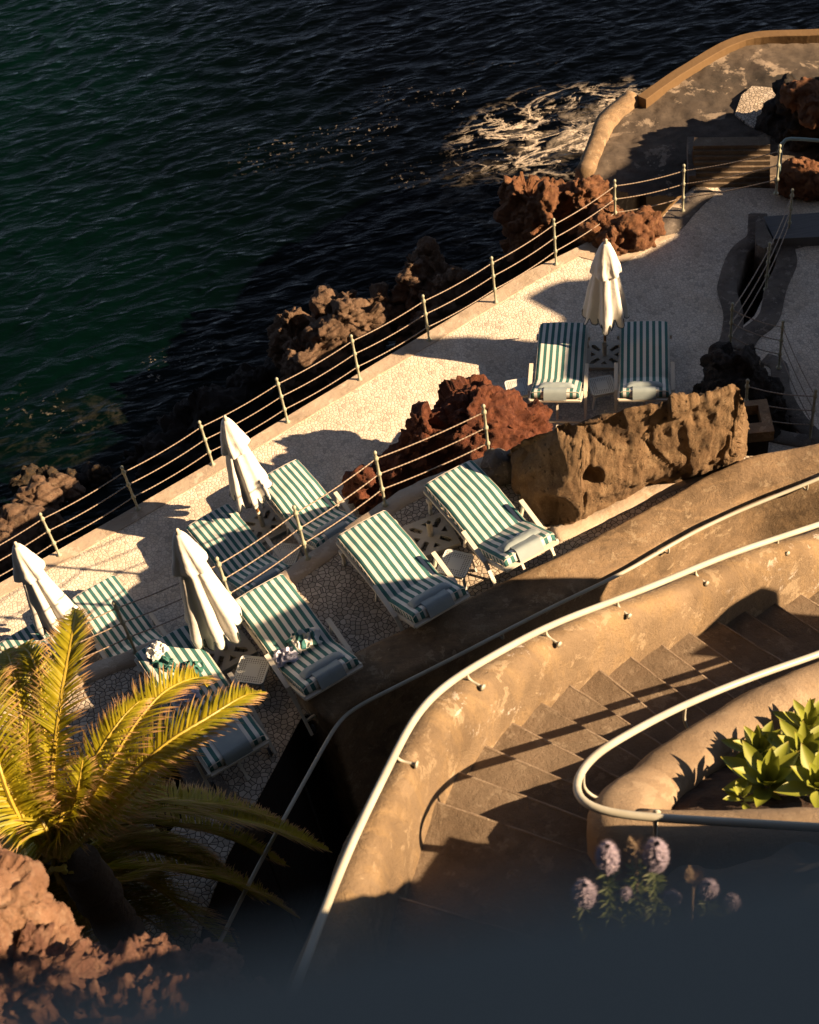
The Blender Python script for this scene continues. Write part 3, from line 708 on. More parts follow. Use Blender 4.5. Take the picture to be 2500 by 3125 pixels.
D = lambda s: [at(x / K, y / K, 0) for x, y in s]
bots = [(-78, 1845), (182.3, 1695.5), (422.3, 1555.2), (650.7, 1418.9), (878.7, 1289), (1098.6, 1159.6), (1310.7, 1039), (1513.6, 923.8), (1697.5, 807.8), (1878.3, 690.3), (2084, 645)]
sb = D(bots); sb.append(at(1634, 408, .55))
railing('sea_railing', sb, .9, 'long railing of pale posts and three chains along the sea kerb', 'chain railings', .035)
mbz = [at(-150, 1580, ZU + .01), at(60, 1466, ZU + .01), at(286, 1372, ZU + .01), at(493, 1282, ZU + .01), at(648.6, 1176, ZU + .01), at(811.5, 1063, ZU + .01), at(1031, 967, ZU + .01)]
railing('terrace_railing', mbz, .95, 'middle chain railing on the edge between the upper and lower terraces', 'chain railings', .03)
ch = [at(1660, 498, 0), at(1613, 610, 0), at(1537, 737, 0), at(1640, 775, .1), at(1706, 918, 0)]
railing('channel_railing', ch, .9, 'chain railing zigzagging round the dark channel on the right terrace', 'chain railings', .05)
railing('short_railing', [at(1567, 905, .3), at(1700, 922, 0) + Vector((.03, -.03, 0))][:2], .95, 'short chain railing behind the planter box at the end of the brown rock', 'chain railings', .05)
# bent pipe barrier at the far right
a = at(1638, 398, .1); b_ = at(1738, 400, .1)
mb = MB(); mb.tube(cr([a, a + Vector((0, 0, .80)), a + Vector((.03, 0, .9)), a + Vector((.14, 0, .95)), b_ + Vector((-.1, 0, .97)), b_ + Vector((0, 0, .88)), b_], .04), .03, 10)
tag(mb.build('pipe_barrier', M['rail_green'], None, True), 'grey bent pipe barrier standing at the top of the far steps', 'barrier')

# ================================================================= LOUNGERS
CW = .68
def cushion_path(flat=False):
    if flat: return [(1.20, .375), (1.05, .385), (.85, .40), (.65, .41), (.45, .395), (.25, .385), (.08, .38), (0, .38), (-.10, .385), (-.26, .40), (-.42, .42), (-.58, .44), (-.70, .455)]
    return [(1.20, .375), (1.05, .385), (.85, .40), (.65, .415), (.45, .395), (.25, .378), (.08, .368), (0, .37), (-.06, .40), (-.22, .50), (-.40, .605), (-.56, .70), (-.63, .742)]


def make_lounger(flat=False):
    root = empty('sun_lounger')
    cp = cushion_path(flat); n = len(cp); th = .10; nxs = 30; mb = MB()
    # arc length
    S = [0]
    for a, b in zip(cp, cp[1:]): S.append(S[-1] + math.dist(a, b))
    def normal(i):
        a, b = cp[max(i - 1, 0)], cp[min(i + 1, n - 1)]; dy, dz = b[0] - a[0], b[1] - a[1]; l = math.hypot(dy, dz); return (dz / l, -dy / l) if -dy > 0 else (-dz / l, dy / l)
    fine = []
    for i in range(n - 1):
        for k in range(6):
            t = k / 6; na, nb = normal(i), normal(i + 1)
            fine.append((cp[i][0] * (1 - t) + cp[i + 1][0] * t, cp[i][1] * (1 - t) + cp[i + 1][1] * t, na[0] * (1 - t) + nb[0] * t, na[1] * (1 - t) + nb[1] * t, S[i] * (1 - t) + S[i + 1] * t))
    na = normal(n - 1); fine.append((*cp[-1], *na, S[-1])); m_ = len(fine)
    top = []; bot = []
    for (y, z, ny_, nz_, s_) in fine:
        for j in range(nxs + 1):
            x = -CW / 2 + CW * j / nxs; e = min(1, (CW / 2 - abs(x)) / .035); ee = min(1, min(s_, S[-1] - s_) / .03); rnd = (1 - e) ** 2 * .02 + (1 - ee) ** 2 * .018
            puff = .014 * math.sin(math.pi * (j / nxs)) + .0016 * math.sin(s_ * 31 + 1.5 * math.sin(x * 7)) + N3.noise(Vector((x * 5, s_ * 6, 1))) * .007
            k_ = th + puff - rnd
            top.append((x, y + ny_ * k_, z + nz_ * k_)); bot.append((x * .995, y + ny_ * .0, z))
    W1 = nxs + 1; U = lambda j: (j / nxs) * 7.5
    vs = top + bot; o_ = len(top)
    for i in range(m_ - 1):
        for j in range(nxs):
            q = (i * W1 + j, i * W1 + j + 1, (i + 1) * W1 + j + 1, (i + 1) * W1 + j)
            u = [(U(j), fine[i][4]), (U(j + 1), fine[i][4]), (U(j + 1), fine[i + 1][4]), (U(j), fine[i + 1][4])]
            mb.f.append(q); mb.uv.append(u); mb.mi.append(0)
            mb.f.append(tuple(reversed([o_ + k for k in q]))); mb.uv.append(list(reversed(u))); mb.mi.append(0)
        for j in (0, nxs):
            q = (i * W1 + j, (i + 1) * W1 + j, o_ + (i + 1) * W1 + j, o_ + i * W1 + j); s0, s1 = fine[i][4] * 11, fine[i + 1][4] * 11
            mb.f.append(q); mb.uv.append([(s0, 0), (s1, 0), (s1, 1), (s0, 1)]); mb.mi.append(0)
    for i in (0, m_ - 1):
        for j in range(nxs):
            q = (i * W1 + j, i * W1 + j + 1, o_ + i * W1 + j + 1, o_ + i * W1 + j); mb.f.append(q); mb.uv.append([(U(j), 0), (U(j + 1), 0), (U(j + 1), 1), (U(j), 1)]); mb.mi.append(0)
    mb.v = vs
    cu = mb.build('cushion', M['stripe'], root, True)
    for p in cu.data.polygons:
        if abs(p.normal.x) > .75: p.use_smooth = False
    # piping round the top edge
    loop = [top[i * W1] for i in range(m_)] + [top[(m_ - 1) * W1 + j] for j in range(W1)] + [top[i * W1 + nxs] for i in reversed(range(m_))] + [top[j] for j in reversed(range(W1))]
    pm = MB(); pm.tube([Vector(p) + Vector((0, 0, .001)) for p in loop[::2]], .0055, 5); pm.build('piping', M['white'], cu, True)
    # headrest pillow with its strap over the end of the backrest
    yy, zz = cp[-1]; d = Vector((0, cp[-1][0] - cp[-3][0], cp[-1][1] - cp[-3][1])).normalized(); nn = Vector((0, .34, .57)).normalized() if False else Vector((0, d.z, -d.y))
    e = Vector((0, yy, zz)); pm = MB(); vs = []; a_, b2 = 26, 14
    for i in range(b2 + 1):
        for j in range(a_ + 1):
            u, v = j / a_ * 2 - 1, i / b2 * 2 - 1
            hgt = .055 * (max(0, 1 - abs(u) ** 3.5) ** .6) * (max(0, 1 - abs(v) ** 2.2) ** .6)
            p = e - d * (.215 - v * .095) + Vector((u * .255, 0, 0)) + nn * (th + .016 + hgt + N3.noise(Vector((u * 3, v * 3, 5))) * .008)
            vs.append(p)
    fs = [(i * (a_ + 1) + j, i * (a_ + 1) + j + 1, (i + 1) * (a_ + 1) + j + 1, (i + 1) * (a_ + 1) + j) for i in range(b2) for j in range(a_)]
    k = len(vs); vs2 = [v - nn * 2 * max(0.0, (v - e).dot(nn) - th - .012) * .35 - nn * .004 for v in vs]
    pm.closed_fix = False; pm.add(vs, fs); pm.add(vs2, [tuple(reversed(f)) for f in fs])
    pil = root if flat else pm.build('headrest_pillow', M['pillow'], root, True)
    sm = MB(); pr = ([(e - d * .42 + nn * (th + .02)), (e - d * .30 + nn * (th + .022))] if flat else []) + [(e - d * .16 + nn * (th + (.024 if flat else .035))), (e - d * .10 + nn * (th + .024)), (e - d * .03 + nn * (th + .026)), (e + d * .008 + nn * (th + .012)), (e + d * .02 + nn * (th - .03)), (e + d * .022 + nn * .0), (e + d * .018 - nn * .03)]
    vs = []; fs = []
    for i, p in enumerate(pr):
        for j in range(9):
            x = (-.16 + .32 * j / 8); vs.append(p + Vector((x, 0, 0)) + nn * N3.noise(Vector((x * 9, i * .7, 2))) * .006)
    sm.closed_fix = False; sm.add(vs, [(i * 9 + j, i * 9 + j + 1, (i + 1) * 9 + j + 1, (i + 1) * 9 + j) for i in range(len(pr) - 1) for j in range(8)])
    sm.build('headrest_strap' if flat else 'strap', M['pillow'], pil, True)
    # frame
    hx = CW / 2 + .015; fm = MB()
    for s_ in (-1, 1):
        for a, b in (((1.21, .345), (.45, .365)), ((.45, .365), (-.02, .34)), ((-.02, .34), (cp[-1][0] - .01, cp[-1][1] - .03))):
            fm.bar((s_ * hx, a[0], a[1] + .0), (s_ * hx, b[0], b[1]), .028, .045)
    for y, z in ((1.20, .35), (.75, .37), (.3, .36), (0, .33), (-.3, .49 if not flat else .37), (cp[-1][0] + .02, cp[-1][1] - .04), (cp[-1][0] - .015, cp[-1][1] - .04)):
        fm.bar((-hx, y, z), (hx, y, z), .035, .03)
    for k in range(7):
        y = 1.05 - k * .15; fm.bar((-hx, y, .352), (hx, y, .352), .06, .014)
    fm.build('frame', M['white'], root)
    for s_ in (-1, 1):
        X = s_ * (hx + .045)
        am = MB(); am.tube([Vector((X, y, z)) for y, z in ()] or [Vector((X, 0, 0)), Vector((X, 0, .01))], .001, 3) if False else None
        am.bar((X, .20, .60), (X, -.26, .50), .055, .024); am.bar((X, -.25, .50), (X, -.42, .30), .045, .03)
        am.build('armrest', M['white'], root)
        lg = MB(); lg.bar((X, -.40, .32), (X, -.62, .0), .032, .045); lgo = lg.build('leg', M['white'], root)
        sp = MB(); sp.bar((X, .14, .59), (X, .22, .30), .03, .03); sp.build('arm_support', M['white'], root)
        lf = MB(); lf.bar((s_ * hx, 1.08, .34), (s_ * hx, 1.14, .0), .032, .045); lf.box((s_ * (hx + .02), 1.07, .30), (.05, .07, .07)); lf.build('leg', M['white'], root)
        wl = MB(); wl.tube([Vector((X - s_ * .035, -.60, .055)), Vector((X - s_ * .06, -.60, .055))], .055, 16); wl.build('wheel', M['rubber'], lgo, False)
    cm = MB(); cm.bar((-hx - .03, -.52, .15), (hx + .03, -.52, .15), .03, .035); cm.bar((0, -.52, .15), (0, -.74, .0), .03, .025); cm.bar((0, -.5, .16), (0, -.3, .46), .03, .02)
    cm.build('stretcher', M['white'], root)
    return root


LG = [  # foot-edge middle, crease middle (px), base height, label
    ((1186, 686), (1177, 793), 0, 'striped sun lounger left of the single upright parasol on the right terrace, half in sun'),
    ((1357, 680), (1357, 794), 0, 'striped sun lounger in full shade right of the parasol on the right terrace'),
    ((949.5, 999), (1052, 1117), ZU, 'sunny striped lounger against the brown rock, farthest right on the upper terrace'),
    ((764.6, 1105), (868, 1231), ZU, 'striped lounger left of the empty parasol base on the upper terrace'),
    ((547.5, 1244), (643, 1372), ZU, 'striped lounger with a crumpled green and lilac towel, by the end of the parapet wall'),
    ((343, 1352), (434, 1488), ZU, 'striped lounger half hidden under the palm fronds'),
    ((200, 1245.6), (272, 1345), 0, 'striped lounger behind the middle railing, between the two left parasols'),
    ((40, 1344), (108, 1448), 0, 'striped lounger cut by the left edge of the photo, behind the palm tips'),
    ((440.5, 1090.5), (521, 1189), 0, 'striped lounger left of the parasol nearest the sea railing, behind the chains'),
    ((587, 995), (667, 1091), 0, 'striped lounger right of the parasol nearest the sea railing, behind the chains'),
]
proto = make_lounger(); LO = []
for i, (fp, cpx, bz, lab) in enumerate(LG):
    o = proto if i == 0 else make_lounger(True) if i == 5 else copy_tree(proto)
    a = at(*fp, bz + .375 + .1); c_ = at(*cpx, bz + .37 + .1); d = (a - c_); print('lounger', i, round(d.length, 2)); ang = math.atan2(-d.x, d.y)
    ctr = (a + c_) / 2; dirv = Vector((-math.sin(ang), math.cos(ang), 0)); org = ctr - dirv * .6
    o.location = (org.x, org.y, bz); o.rotation_euler = (0, 0, ang); tag(o, lab, 'sun lounger', 'striped sun loungers')
    LO.append((o, dirv))

# ================================================================= PARASOLS, BASES, TABLES
def make_base():
    root = empty('parasol_base'); hs = .278; mb = MB(); holes = []
    for k in range(4):
        a = math.pi / 4 + k * math.pi / 2; c_, s_ = math.cos(a), math.sin(a)
        q = [(.12, -.03), (.12, .03), (.25, .035), (.29, 0), (.25, -.035)]; holes.append([(x * c_ - y * s_, x * s_ + y * c_) for x, y in q])
        a = k * math.pi / 2; c_, s_ = math.cos(a), math.sin(a); q = [(.135, 0), (.205, .05), (.205, -.05)]; holes.append([(x * c_ - y * s_, x * s_ + y * c_) for x, y in q])
    mb.prism([(-hs, -hs), (hs, -hs), (hs, hs), (-hs, hs)], .03, .062, holes)
    mb.prism([(-hs, -hs), (hs, -hs), (hs, hs), (-hs, hs)], .004, .03, [[(-hs + .015, -hs + .015), (hs - .015, -hs + .015), (hs - .015, hs - .015), (-hs + .015, hs - .015)]])
    mb.build('plate', M['base'], root)
    tb = MB(); tb.tube([(0, 0, .05), (0, 0, .30)], .036, 14, False); tb.tube([(0, 0, .301), (0, 0, .06)], .030, 14, False); tb.add([(math.cos(t) * r, math.sin(t) * r, .3005) for r in (.030, .036) for t in (2 * math.pi * k / 14 for k in range(14))], [(k, (k + 1) % 14, 14 + (k + 1) % 14, 14 + k) for k in range(14)])
    tb.closed_fix = False; tb.build('tube', M['base'], root, True)
    kb = MB(); kb.tube([(.03, .0, .2), (.075, .01, .2)], .008, 8); kb.box((.085, .01, .2), (.02, .03, .045)); kb.build('clamp_knob', M['rubber'], root)
    return root


BS = [((1273.7, 746.7), 0, R(29.6), 'parasol base with lattice plate between the two loungers on the right terrace'),
      ((554, 1106.6), 0, -.383, 'lattice parasol base between the two loungers nearest the sea railing'),
      ((907.5, 1126), ZU, -.55, 'empty lattice parasol base without a parasol between two sunny loungers'),
      ((474, 1364), ZU, -.349, 'lattice parasol base with a wooden pole beside the white side table'),
      ((147, 1356), 0, -.37, 'lattice parasol base partly hidden behind the upright palm frond')]
bp = make_base()
for i, (p, bz, rz, lab) in enumerate(BS):
    o = bp if i == 0 else copy_tree(bp); q = at(*p, bz + .06)
    o.location = (q.x, q.y, bz); o.rotation_euler = (0, 0, rz + math.pi / 4); tag(o, lab, 'parasol base', 'lattice parasol bases')
BS[0] = (BS[0][0], 0, R(29.6), '')


def parasol(base, tip, zt, bz, zb, seed, label, rbot=.29):
    q = at(*base, bz + .06); root = empty('closed_parasol', (q.x, q.y, bz))
    T = at(*tip, bz + zt) - Vector((q.x, q.y, bz)); ax = T.normalized()
    pt = lambda s_: T * s_
    pm = MB(); pm.tube([pt(.03), pt(.97)], .021, 12); pm.build('pole', M['wood'], root, True)
    co = MB(); co.tube([pt(.12), pt(.16)], .026, 12); co.build('collar', M['white'], root, True)
    sb = zb / zt; rnd = random.Random(seed); ph = rnd.random() * 6; x = ax.orthogonal().normalized(); y = ax.cross(x); NA, NR = 128, 46
    def shell(s0, s1, prof, fold, nf, scal, sh, name, twist=.5):
        mb = MB(); vs = []
        for i in range(NR + 1):
            t = i / NR; s_ = s0 + (s1 - s0) * t; r0 = prof(t)
            for j in range(NA):
                a = 2 * math.pi * j / NA; aa = a + twist * (1 - t) + ph
                f = math.cos(nf * aa + 1.3 * math.sin(2 * aa + ph)); f = math.copysign(abs(f) ** .7, f)
                r = r0 * (1 + fold * t ** .7 * f * (.8 + .4 * math.sin(3 * aa + ph)) + .07 * math.sin(aa * 2 + t * 2 + ph) + .09 * N3.noise(Vector((a * 3, t * 5, ph))) * t)
                s2 = s_
                vs.append(pt(s2) + (x * math.cos(a) + y * math.sin(a)) * r)
        fs = [(i * NA + j, i * NA + (j + 1) % NA, (i + 1) * NA + (j + 1) % NA, (i + 1) * NA + j) for i in range(NR) for j in range(NA)]
        mb.closed_fix = False; mb.add(vs, fs); ob = mb.build(name, M['canvas'], root, True); return ob, vs
    ca, vs = shell(.97, sb + .13 / zt, lambda t: .055 + (rbot - .055) * t ** .85, .24, 7, .10, .05, 'canopy', .15)
    ring = vs[NR * NA:] + [vs[NR * NA]]
    vb = MB(); vb.closed_fix = False; tm = MB(); NF = 16; per = NA // NF; dn = -ax
    for k in range(NF):
        seg = [ring[k * per + q] for q in range(per + 1)]; cm_ = sum(seg, V((0, 0, 0))) / len(seg); outw = (cm_ - pt(sb)); outw = (outw - ax * outw.dot(ax)).normalized()
        kick = rnd.uniform(-.25, .45); vs2 = []; edge_ = []
        for q, p in enumerate(seg):
            u = q / per * 2 - 1; ln = .135 * max(0.0, 1 - abs(u) ** 3.2) ** .5
            sq = cm_.lerp(p, .94)
            for r_i in range(5):
                f = r_i / 4; vs2.append(sq + (dn * ln + outw * ln * kick * f) * f)
            edge_.append(vs2[-1])
        vb.add(vs2, [(q * 5 + r_i, q * 5 + r_i + 1, (q + 1) * 5 + r_i + 1, (q + 1) * 5 + r_i) for q in range(per) for r_i in range(4)])
        tm.tube([e_ + outw * .002 for e_ in edge_], .0065, 4, False)
    vl = vb.build('valance', M['canvas'], ca, True); tm.build('trim', M['trim'], ca, True)
    shell(.985, .985 - .52 / zt, lambda t: .035 + .16 * t ** .62, .16, 6, .07, .02, 'vent_flap', .3)
    fn = MB(); fn.lathe((0, 0, 0), [(0, .03), (.03, .034), (.05, .02), (.08, .024), (.10, .004)], 12); f = fn.build('finial', M['base'], root, True)
    f.location = pt(.972); f.rotation_euler = ax.to_track_quat('Z', 'Y').to_euler()
    return tag(root, label, 'parasol', 'closed white parasols')


parasol((1273.7, 746.7), (1276, 507), 2.23, 0, .80, 1, 'closed white parasol standing upright between the two right-hand loungers', .27)
parasol((554, 1106.6), (474, 879), 2.24, 0, .74, 2, 'closed white parasol with its tip against the sea railing chains', .265)
parasol((474, 1364), (374, 1118), 2.17, ZU, .50, 3, 'largest closed white parasol on the upper terrace above the palm', .305)
parasol((147, 1356), (33, 1145), 2.2, 0, .66, 4, 'leftmost closed white parasol near the left edge', .26)


def make_table():
    root = empty('side_table'); hs, r_ = .175, .045; H_ = .30; prof = []
    for cx_, cy_, a0 in ((hs - r_, hs - r_, 0), (-hs + r_, hs - r_, 90), (-hs + r_, -hs + r_, 180), (hs - r_, -hs + r_, 270)):
        prof += [(cx_ + r_ * math.cos(R(a0 + k * 18)), cy_ + r_ * math.sin(R(a0 + k * 18))) for k in range(6)]
    mb = MB(); mb.prism(prof, H_ - .022, H_); mb.build('table_top', M['perforated'], root)
    rm = MB(); rm.tube([Vector((*p, H_ - .004)) for p in prof + [prof[0]]], .009, 6); rm.build('rim', M['table'], root, True)
    ap = MB(); ap.prism([(x * .93, y * .93) for x, y in prof], H_ - .065, H_ - .024, [[(x * .88, y * .88) for x, y in prof]]); ap.build('apron', M['table'], root)
    for sx2 in (-1, 1):
        for sy2 in (-1, 1):
            lm = MB(); lm.bar((sx2 * .14, sy2 * .14, H_ - .03), (sx2 * .172, sy2 * .172, 0), .035, .022); lm.build('leg', M['table'], root)
    return root


TB = [((1091.5, 816), 0, 0.0, 'white perforated side table at the left of the sunny right-hand lounger'), ((1268, 811), 0, 0.0, 'white perforated side table between the two right-hand loungers'),
      ((959, 1186), ZU, -.5, 'white perforated side table half lit beside the empty parasol base'), ((531, 1410), ZU, -.36, 'white perforated side table in shade beside the towel lounger'),
      ((602, 1166), 0, -.38, 'white perforated side table behind the chains below the sea-side parasol')]
tp = make_table()
for i, (p, bz, rz, lab) in enumerate(TB):
    o = tp if i == 0 else copy_tree(tp); q = at(*p, bz + .3); o.location = (q.x, q.y, bz); o.rotation_euler = (0, 0, rz); tag(o, lab, 'side table', 'white side tables')


# towels
def cloth(name, c, rx, ry, h, rz, mat, seed, label, n=46, stripes=6.0):
    vs = []; uv = {}
    for j in range(n + 1):
        for i in range(n + 1):
            u, v = i / n * 2 - 1, j / n * 2 - 1; q = Vector((u * 1.5 + seed, v * 1.5, seed * 2))
            wob = N3.noise_vector(q) * .28; x, y = (u + wob.x) * rx, (v + wob.y) * ry
            r2_ = min(1, math.hypot(u, v) / 1.15); e = max(0, 1 - r2_ ** 4)
            rd = (1 - abs(N3.noise(q * 1.1 + wob * 2)) * 3) * .5 + (1 - abs(N3.noise(q * 2.3 + wob)) * 3) * .25
            z = h * e * (.45 + max(-.3, rd)) + .006
            k = 1 / max(1, math.hypot(u, v)); x, y = x * (.6 + .4 * k), y * (.6 + .4 * k)
            vs.append((x, y, z))
    fs = []; uvs = []
    for j in range(n):
        for i in range(n):
            fs.append((j * (n + 1) + i, j * (n + 1) + i + 1, (j + 1) * (n + 1) + i + 1, (j + 1) * (n + 1) + i))
            uvs.append([(a / n * stripes, b / n) for a, b in ((i, j), (i + 1, j), (i + 1, j + 1), (i, j + 1))])
    mb = MB(); mb.closed_fix = False; mb.add(vs, fs, uvs); o = mb.build(name, mat, None, True)
    sd = o.modifiers.new('thick', 'SOLIDIFY'); sd.thickness = .006; o.location = c; o.rotation_euler = (0, 0, rz); return tag(o, label, 'towel')


cloth('towel', at(640, 1350, ZU + .50), .20, .14, .12, .3, M['towel'], 1.0, 'crumpled green and white striped towel on the lounger by the parapet end', stripes=3)
cloth('towel', at(604, 1384, ZU + .485), .14, .10, .09, .2, M['lilac'], 2.0, 'pale lilac cloth bunched beside the striped towel')
cloth('towel', at(330, 1374, ZU + .50), .13, .11, .09, .8, M['white_cloth'], 3.0, 'crumpled white cloth near the foot of the lounger under the palm')
cloth('towel', at(352, 1402, ZU + .49), .17, .09, .07, -.6, M['green_cloth'], 4.0, 'dark green towel beside the white cloth, above the fronds')
cloth('towel', at(404, 1412, ZU + .49), .14, .12, .08, -.3, M['green_cloth'], 5.0, 'dark green towel touching the yellow frond tip')
cloth('towel', at(392, 1462, ZU + .50), .15, .11, .07, .3, M['lilac'], 6.0, 'lilac cloth showing between the palm fronds')

# ================================================================= ROCKS

def E(px, py, z, rad, rz=0.0): return (at(px, py, z), rad, rz)
o = rock('red_boulder', [E(1010, 925, .8, (.8, .75, .9)), E(1085, 945, .45, (.7, .6, .8)), E(915, 960, .6, (.5, .5, .85)), E(1000, 890, 1.15, (.45, .4, .62)), E(860, 1000, .35, (.5, .45, .7)), E(800, 1045, .0, (.45, .4, .75))], M['red_rock'], .035, .12, 1.8, seed=1, crack=.05)
tag(o, 'dark red craggy lava boulder between the two groups of loungers', 'rock')
def ridge_line(pts, n):
    out = []
    for k in range(n):
        t = k / (n - 1) * (len(pts) - 1); i = min(int(t), len(pts) - 2); f = t - i; a, b_ = pts[i], pts[i + 1]
        out.append(E(*[a[m_] * (1 - f) + b_[m_] * f for m_ in range(3)], tuple(a[3][m_] * (1 - f) + b_[3][m_] * f for m_ in range(3)), .4))
    return out
def slab_rock(name, front, crest, back, mat, seed=0.0):
    A, B_, Cc = (cr([at(*p) for p in l], .02) for l in (front, crest, back)); NS, NP = 190, 70; vs = []
    pick = lambda L_, t: L_[min(len(L_) - 1, int(t * (len(L_) - 1)))]
    for i_ in range(NS + 1):
        t = i_ / NS; a, b_, c_ = pick(A, t), pick(B_, t), pick(Cc, t); endf = min(1, t / .05, (1 - t) / .035) ** .5
        mid = (a + c_) / 2; b2 = mid.lerp(b_, .25 + .75 * endf); a2 = mid.lerp(a, .2 + .8 * endf); c2 = mid.lerp(c_, .2 + .8 * endf)
        for k in range(NP + 1):
            f = k / NP
            if f < .62:
                g = f / .62; p = a2.lerp(b2, g); outw = (a2 - c2); outw.z = 0; outw.normalize(); p = p + outw * (.13 * math.sin(math.pi * min(1, g * 1.05)) ** .8)
            else:
                g = (f - .62) / .38; p = b2.lerp(c2, g); p = p + Vector((0, 0, .16 * math.sin(math.pi * g)))
            vs.append(p)
    W_ = NP + 1; out = []
    P = vs
    for i_ in range(NS + 1):
        for k in range(W_):
            p = P[i_ * W_ + k]; du = P[min(NS, i_ + 1) * W_ + k] - P[max(0, i_ - 1) * W_ + k]; dv = P[i_ * W_ + min(NP, k + 1)] - P[i_ * W_ + max(0, k - 1)]
            n_ = du.cross(dv); n_ = n_.normalized() if n_.length > 1e-9 else Vector((0, 0, 1))
            if n_.dot(Vector((.3, -.8, .4))) < 0 and k / NP < .62: n_ = -n_
            q = p + Vector((seed, 0, 0)); big = N3.fractal(q * .9, 1, 2.1, 3) * .16
            c1, c2_ = N3.voronoi(q * .95 + N3.noise_vector(q * 1.6) * .35)[0][:2]; fac = (N3.cell(N3.voronoi(q * .95)[1][0] * 3.7) - .5) * .045
            crk = -.08 * max(0, 1 - (c2_ - c1) / .035) * max(0, min(1, N3.noise(q * .9 + Vector((3, 1, 2))) * 4 + .1))
            st_ = N3.fractal(Vector((q.x * 7, q.y * 7, q.z * 2.2 + q.x * 2)), .8, 2.2, 5) * .028
            rough_ = max(0, N3.noise(q * 1.4 + Vector((5, 5, 5))) + .15 + .5 * (k / NP - .35)) * (N3.ridged_multi_fractal(q * 5, .8, 2.2, 4, 1, 2) - 1.0) * .055
            d = big + fac + crk + st_ + rough_
            e = (p - at(1247, 1008, 2.55)).length / .15
            if e < 1.2: d -= .20 * max(0, 1 - e * e) ** .8
            e = (p - at(1165, 1085, 2.15)).length / .26
            if e < 1: d -= .22 * (1 - e * e) ** .8
            out.append(p + n_ * d)
    mb = MB(); mb.closed_fix = False
    mb.add(out, [(i_ * W_ + k, i_ * W_ + k + 1, (i_ + 1) * W_ + k + 1, (i_ + 1) * W_ + k) for i_ in range(NS) for k in range(NP)]); return mb.build(name, mat, None, True)
o = slab_rock('brown_outcrop', [(1068, 1010, 1.8), (1110, 1075, 1.8), (1160, 1118, 1.8), (1215, 1112, 1.8), (1290, 1078, 1.8), (1380, 1036, 1.8), (1470, 1004, 1.8), (1520, 988, 1.8), (1548, 955, 1.8)],
    [(1062, 960, 2.35), (1100, 935, 2.65), (1150, 910, 2.95), (1210, 888, 3.2), (1290, 866, 3.35), (1400, 850, 3.4), (1470, 838, 3.4), (1520, 822, 3.45), (1552, 812, 3.45), (1568, 870, 3.1)],
    [(1068, 985, .4), (1110, 985, .3), (1165, 985, .3), (1230, 975, .3), (1300, 955, .3), (1390, 935, .3), (1470, 918, .3), (1520, 905, .3), (1560, 900, .5)], M['brown_rock'], 2.0)
tag(o, 'long brown weathered rock standing like a wall behind the parapet', 'rock')
tag(strip('rock_kerb', P2([(1168, 1128), (1235, 1100), (1320, 1058), (1400, 1022), (1475, 1000), (1500, 985)], ZU), .26, ZU - .2, ZU + .02, M['concrete'], seed=11), 'low concrete kerb along the foot of the brown rock', 'kerb')
o = rock('grey_boulder', [E(1052, 985, 2.0, (.24, .24, .32))], M['kerb_dark'], .025, .03, 3, seed=3, crack=.01); tag(o, 'small rounded grey boulder at the foot of the last middle railing post', 'rock')
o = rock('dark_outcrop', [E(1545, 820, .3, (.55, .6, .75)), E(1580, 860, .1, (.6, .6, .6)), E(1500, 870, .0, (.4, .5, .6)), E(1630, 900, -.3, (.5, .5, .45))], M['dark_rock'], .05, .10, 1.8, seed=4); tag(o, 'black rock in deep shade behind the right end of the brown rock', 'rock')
o = rock('channel_rock', [E(1600, 590, -.9, (.5, .9, .5)), E(1575, 640, -.9, (.5, .6, .5))], M['dark_rock'], .06, .10, 1.8, seed=5); tag(o, 'black wet rock down in the narrow channel', 'rock')
o = rock('rust_boulder', [E(1110, 448, -.7, (.5, .5, .8)), E(1165, 462, -.5, (.7, .6, .75)), E(1230, 450, -.3, (.55, .55, .7)), E(1105, 500, -1.0, (.5, .6, .9)), E(1255, 480, -.35, (.4, .45, .5)), E(1150, 515, -1.0, (.5, .5, .7)), E(1225, 400, -.2, (.28, .3, .35)), E(1080, 410, -.5, (.25, .25, .35))], M['rust_rock'], .04, .13, 1.7, seed=6, crack=.06)
tag(o, 'tall rust brown lava crag rising from the sea behind the railing', 'rock')
o = rock('rust_boulder', [E(1330, 487, .05, (.62, .48, .36)), E(1270, 490, .0, (.45, .4, .4)), E(1310, 515, .0, (.4, .3, .25))], M['rust_rock'], .035, .08, 2.2, seed=7, crack=.05)
tag(o, 'smaller rust brown boulder on the kerb behind the upright parasol', 'rock')
def sea_rock(bl, mat, seed, lab, voxel=.045, amp=.13, fr=1.7): tag(rock('sea_rock', bl, M[mat], voxel, amp, fr, seed=seed, crack=.06), lab, 'rock', 'rocks below the sea railing')
sea_rock([E(620, 715, -2.4, (.42, .42, .8)), E(612, 750, -2.6, (.42, .4, .8)), E(640, 780, -2.5, (.5, .5, .8))], 'sea_rock', 8, 'smooth topped brown rock at the left tip of the sea rocks')
sea_rock([E(700, 740, -2.1, (.6, .5, .7)), E(755, 705, -2.0, (.65, .42, .7)), E(690, 665, -2.5, (.3, .3, .5)), E(800, 668, -2.2, (.5, .35, .6)), E(665, 790, -2.3, (.5, .4, .7)), E(745, 665, -2.4, (.35, .3, .6))], 'sea_rock', 9, 'reddish broken rock mass with shadows of the chains across it')
sea_rock([E(905, 590, -2.0, (.42, .4, .8)), E(870, 650, -2.2, (.38, .38, .9)), E(935, 620, -2.1, (.5, .4, .7)), E(880, 618, -2.0, (.25, .25, .9))], 'sea_rock', 10, 'knobbly olive brown rock stack right of centre beyond the railing')
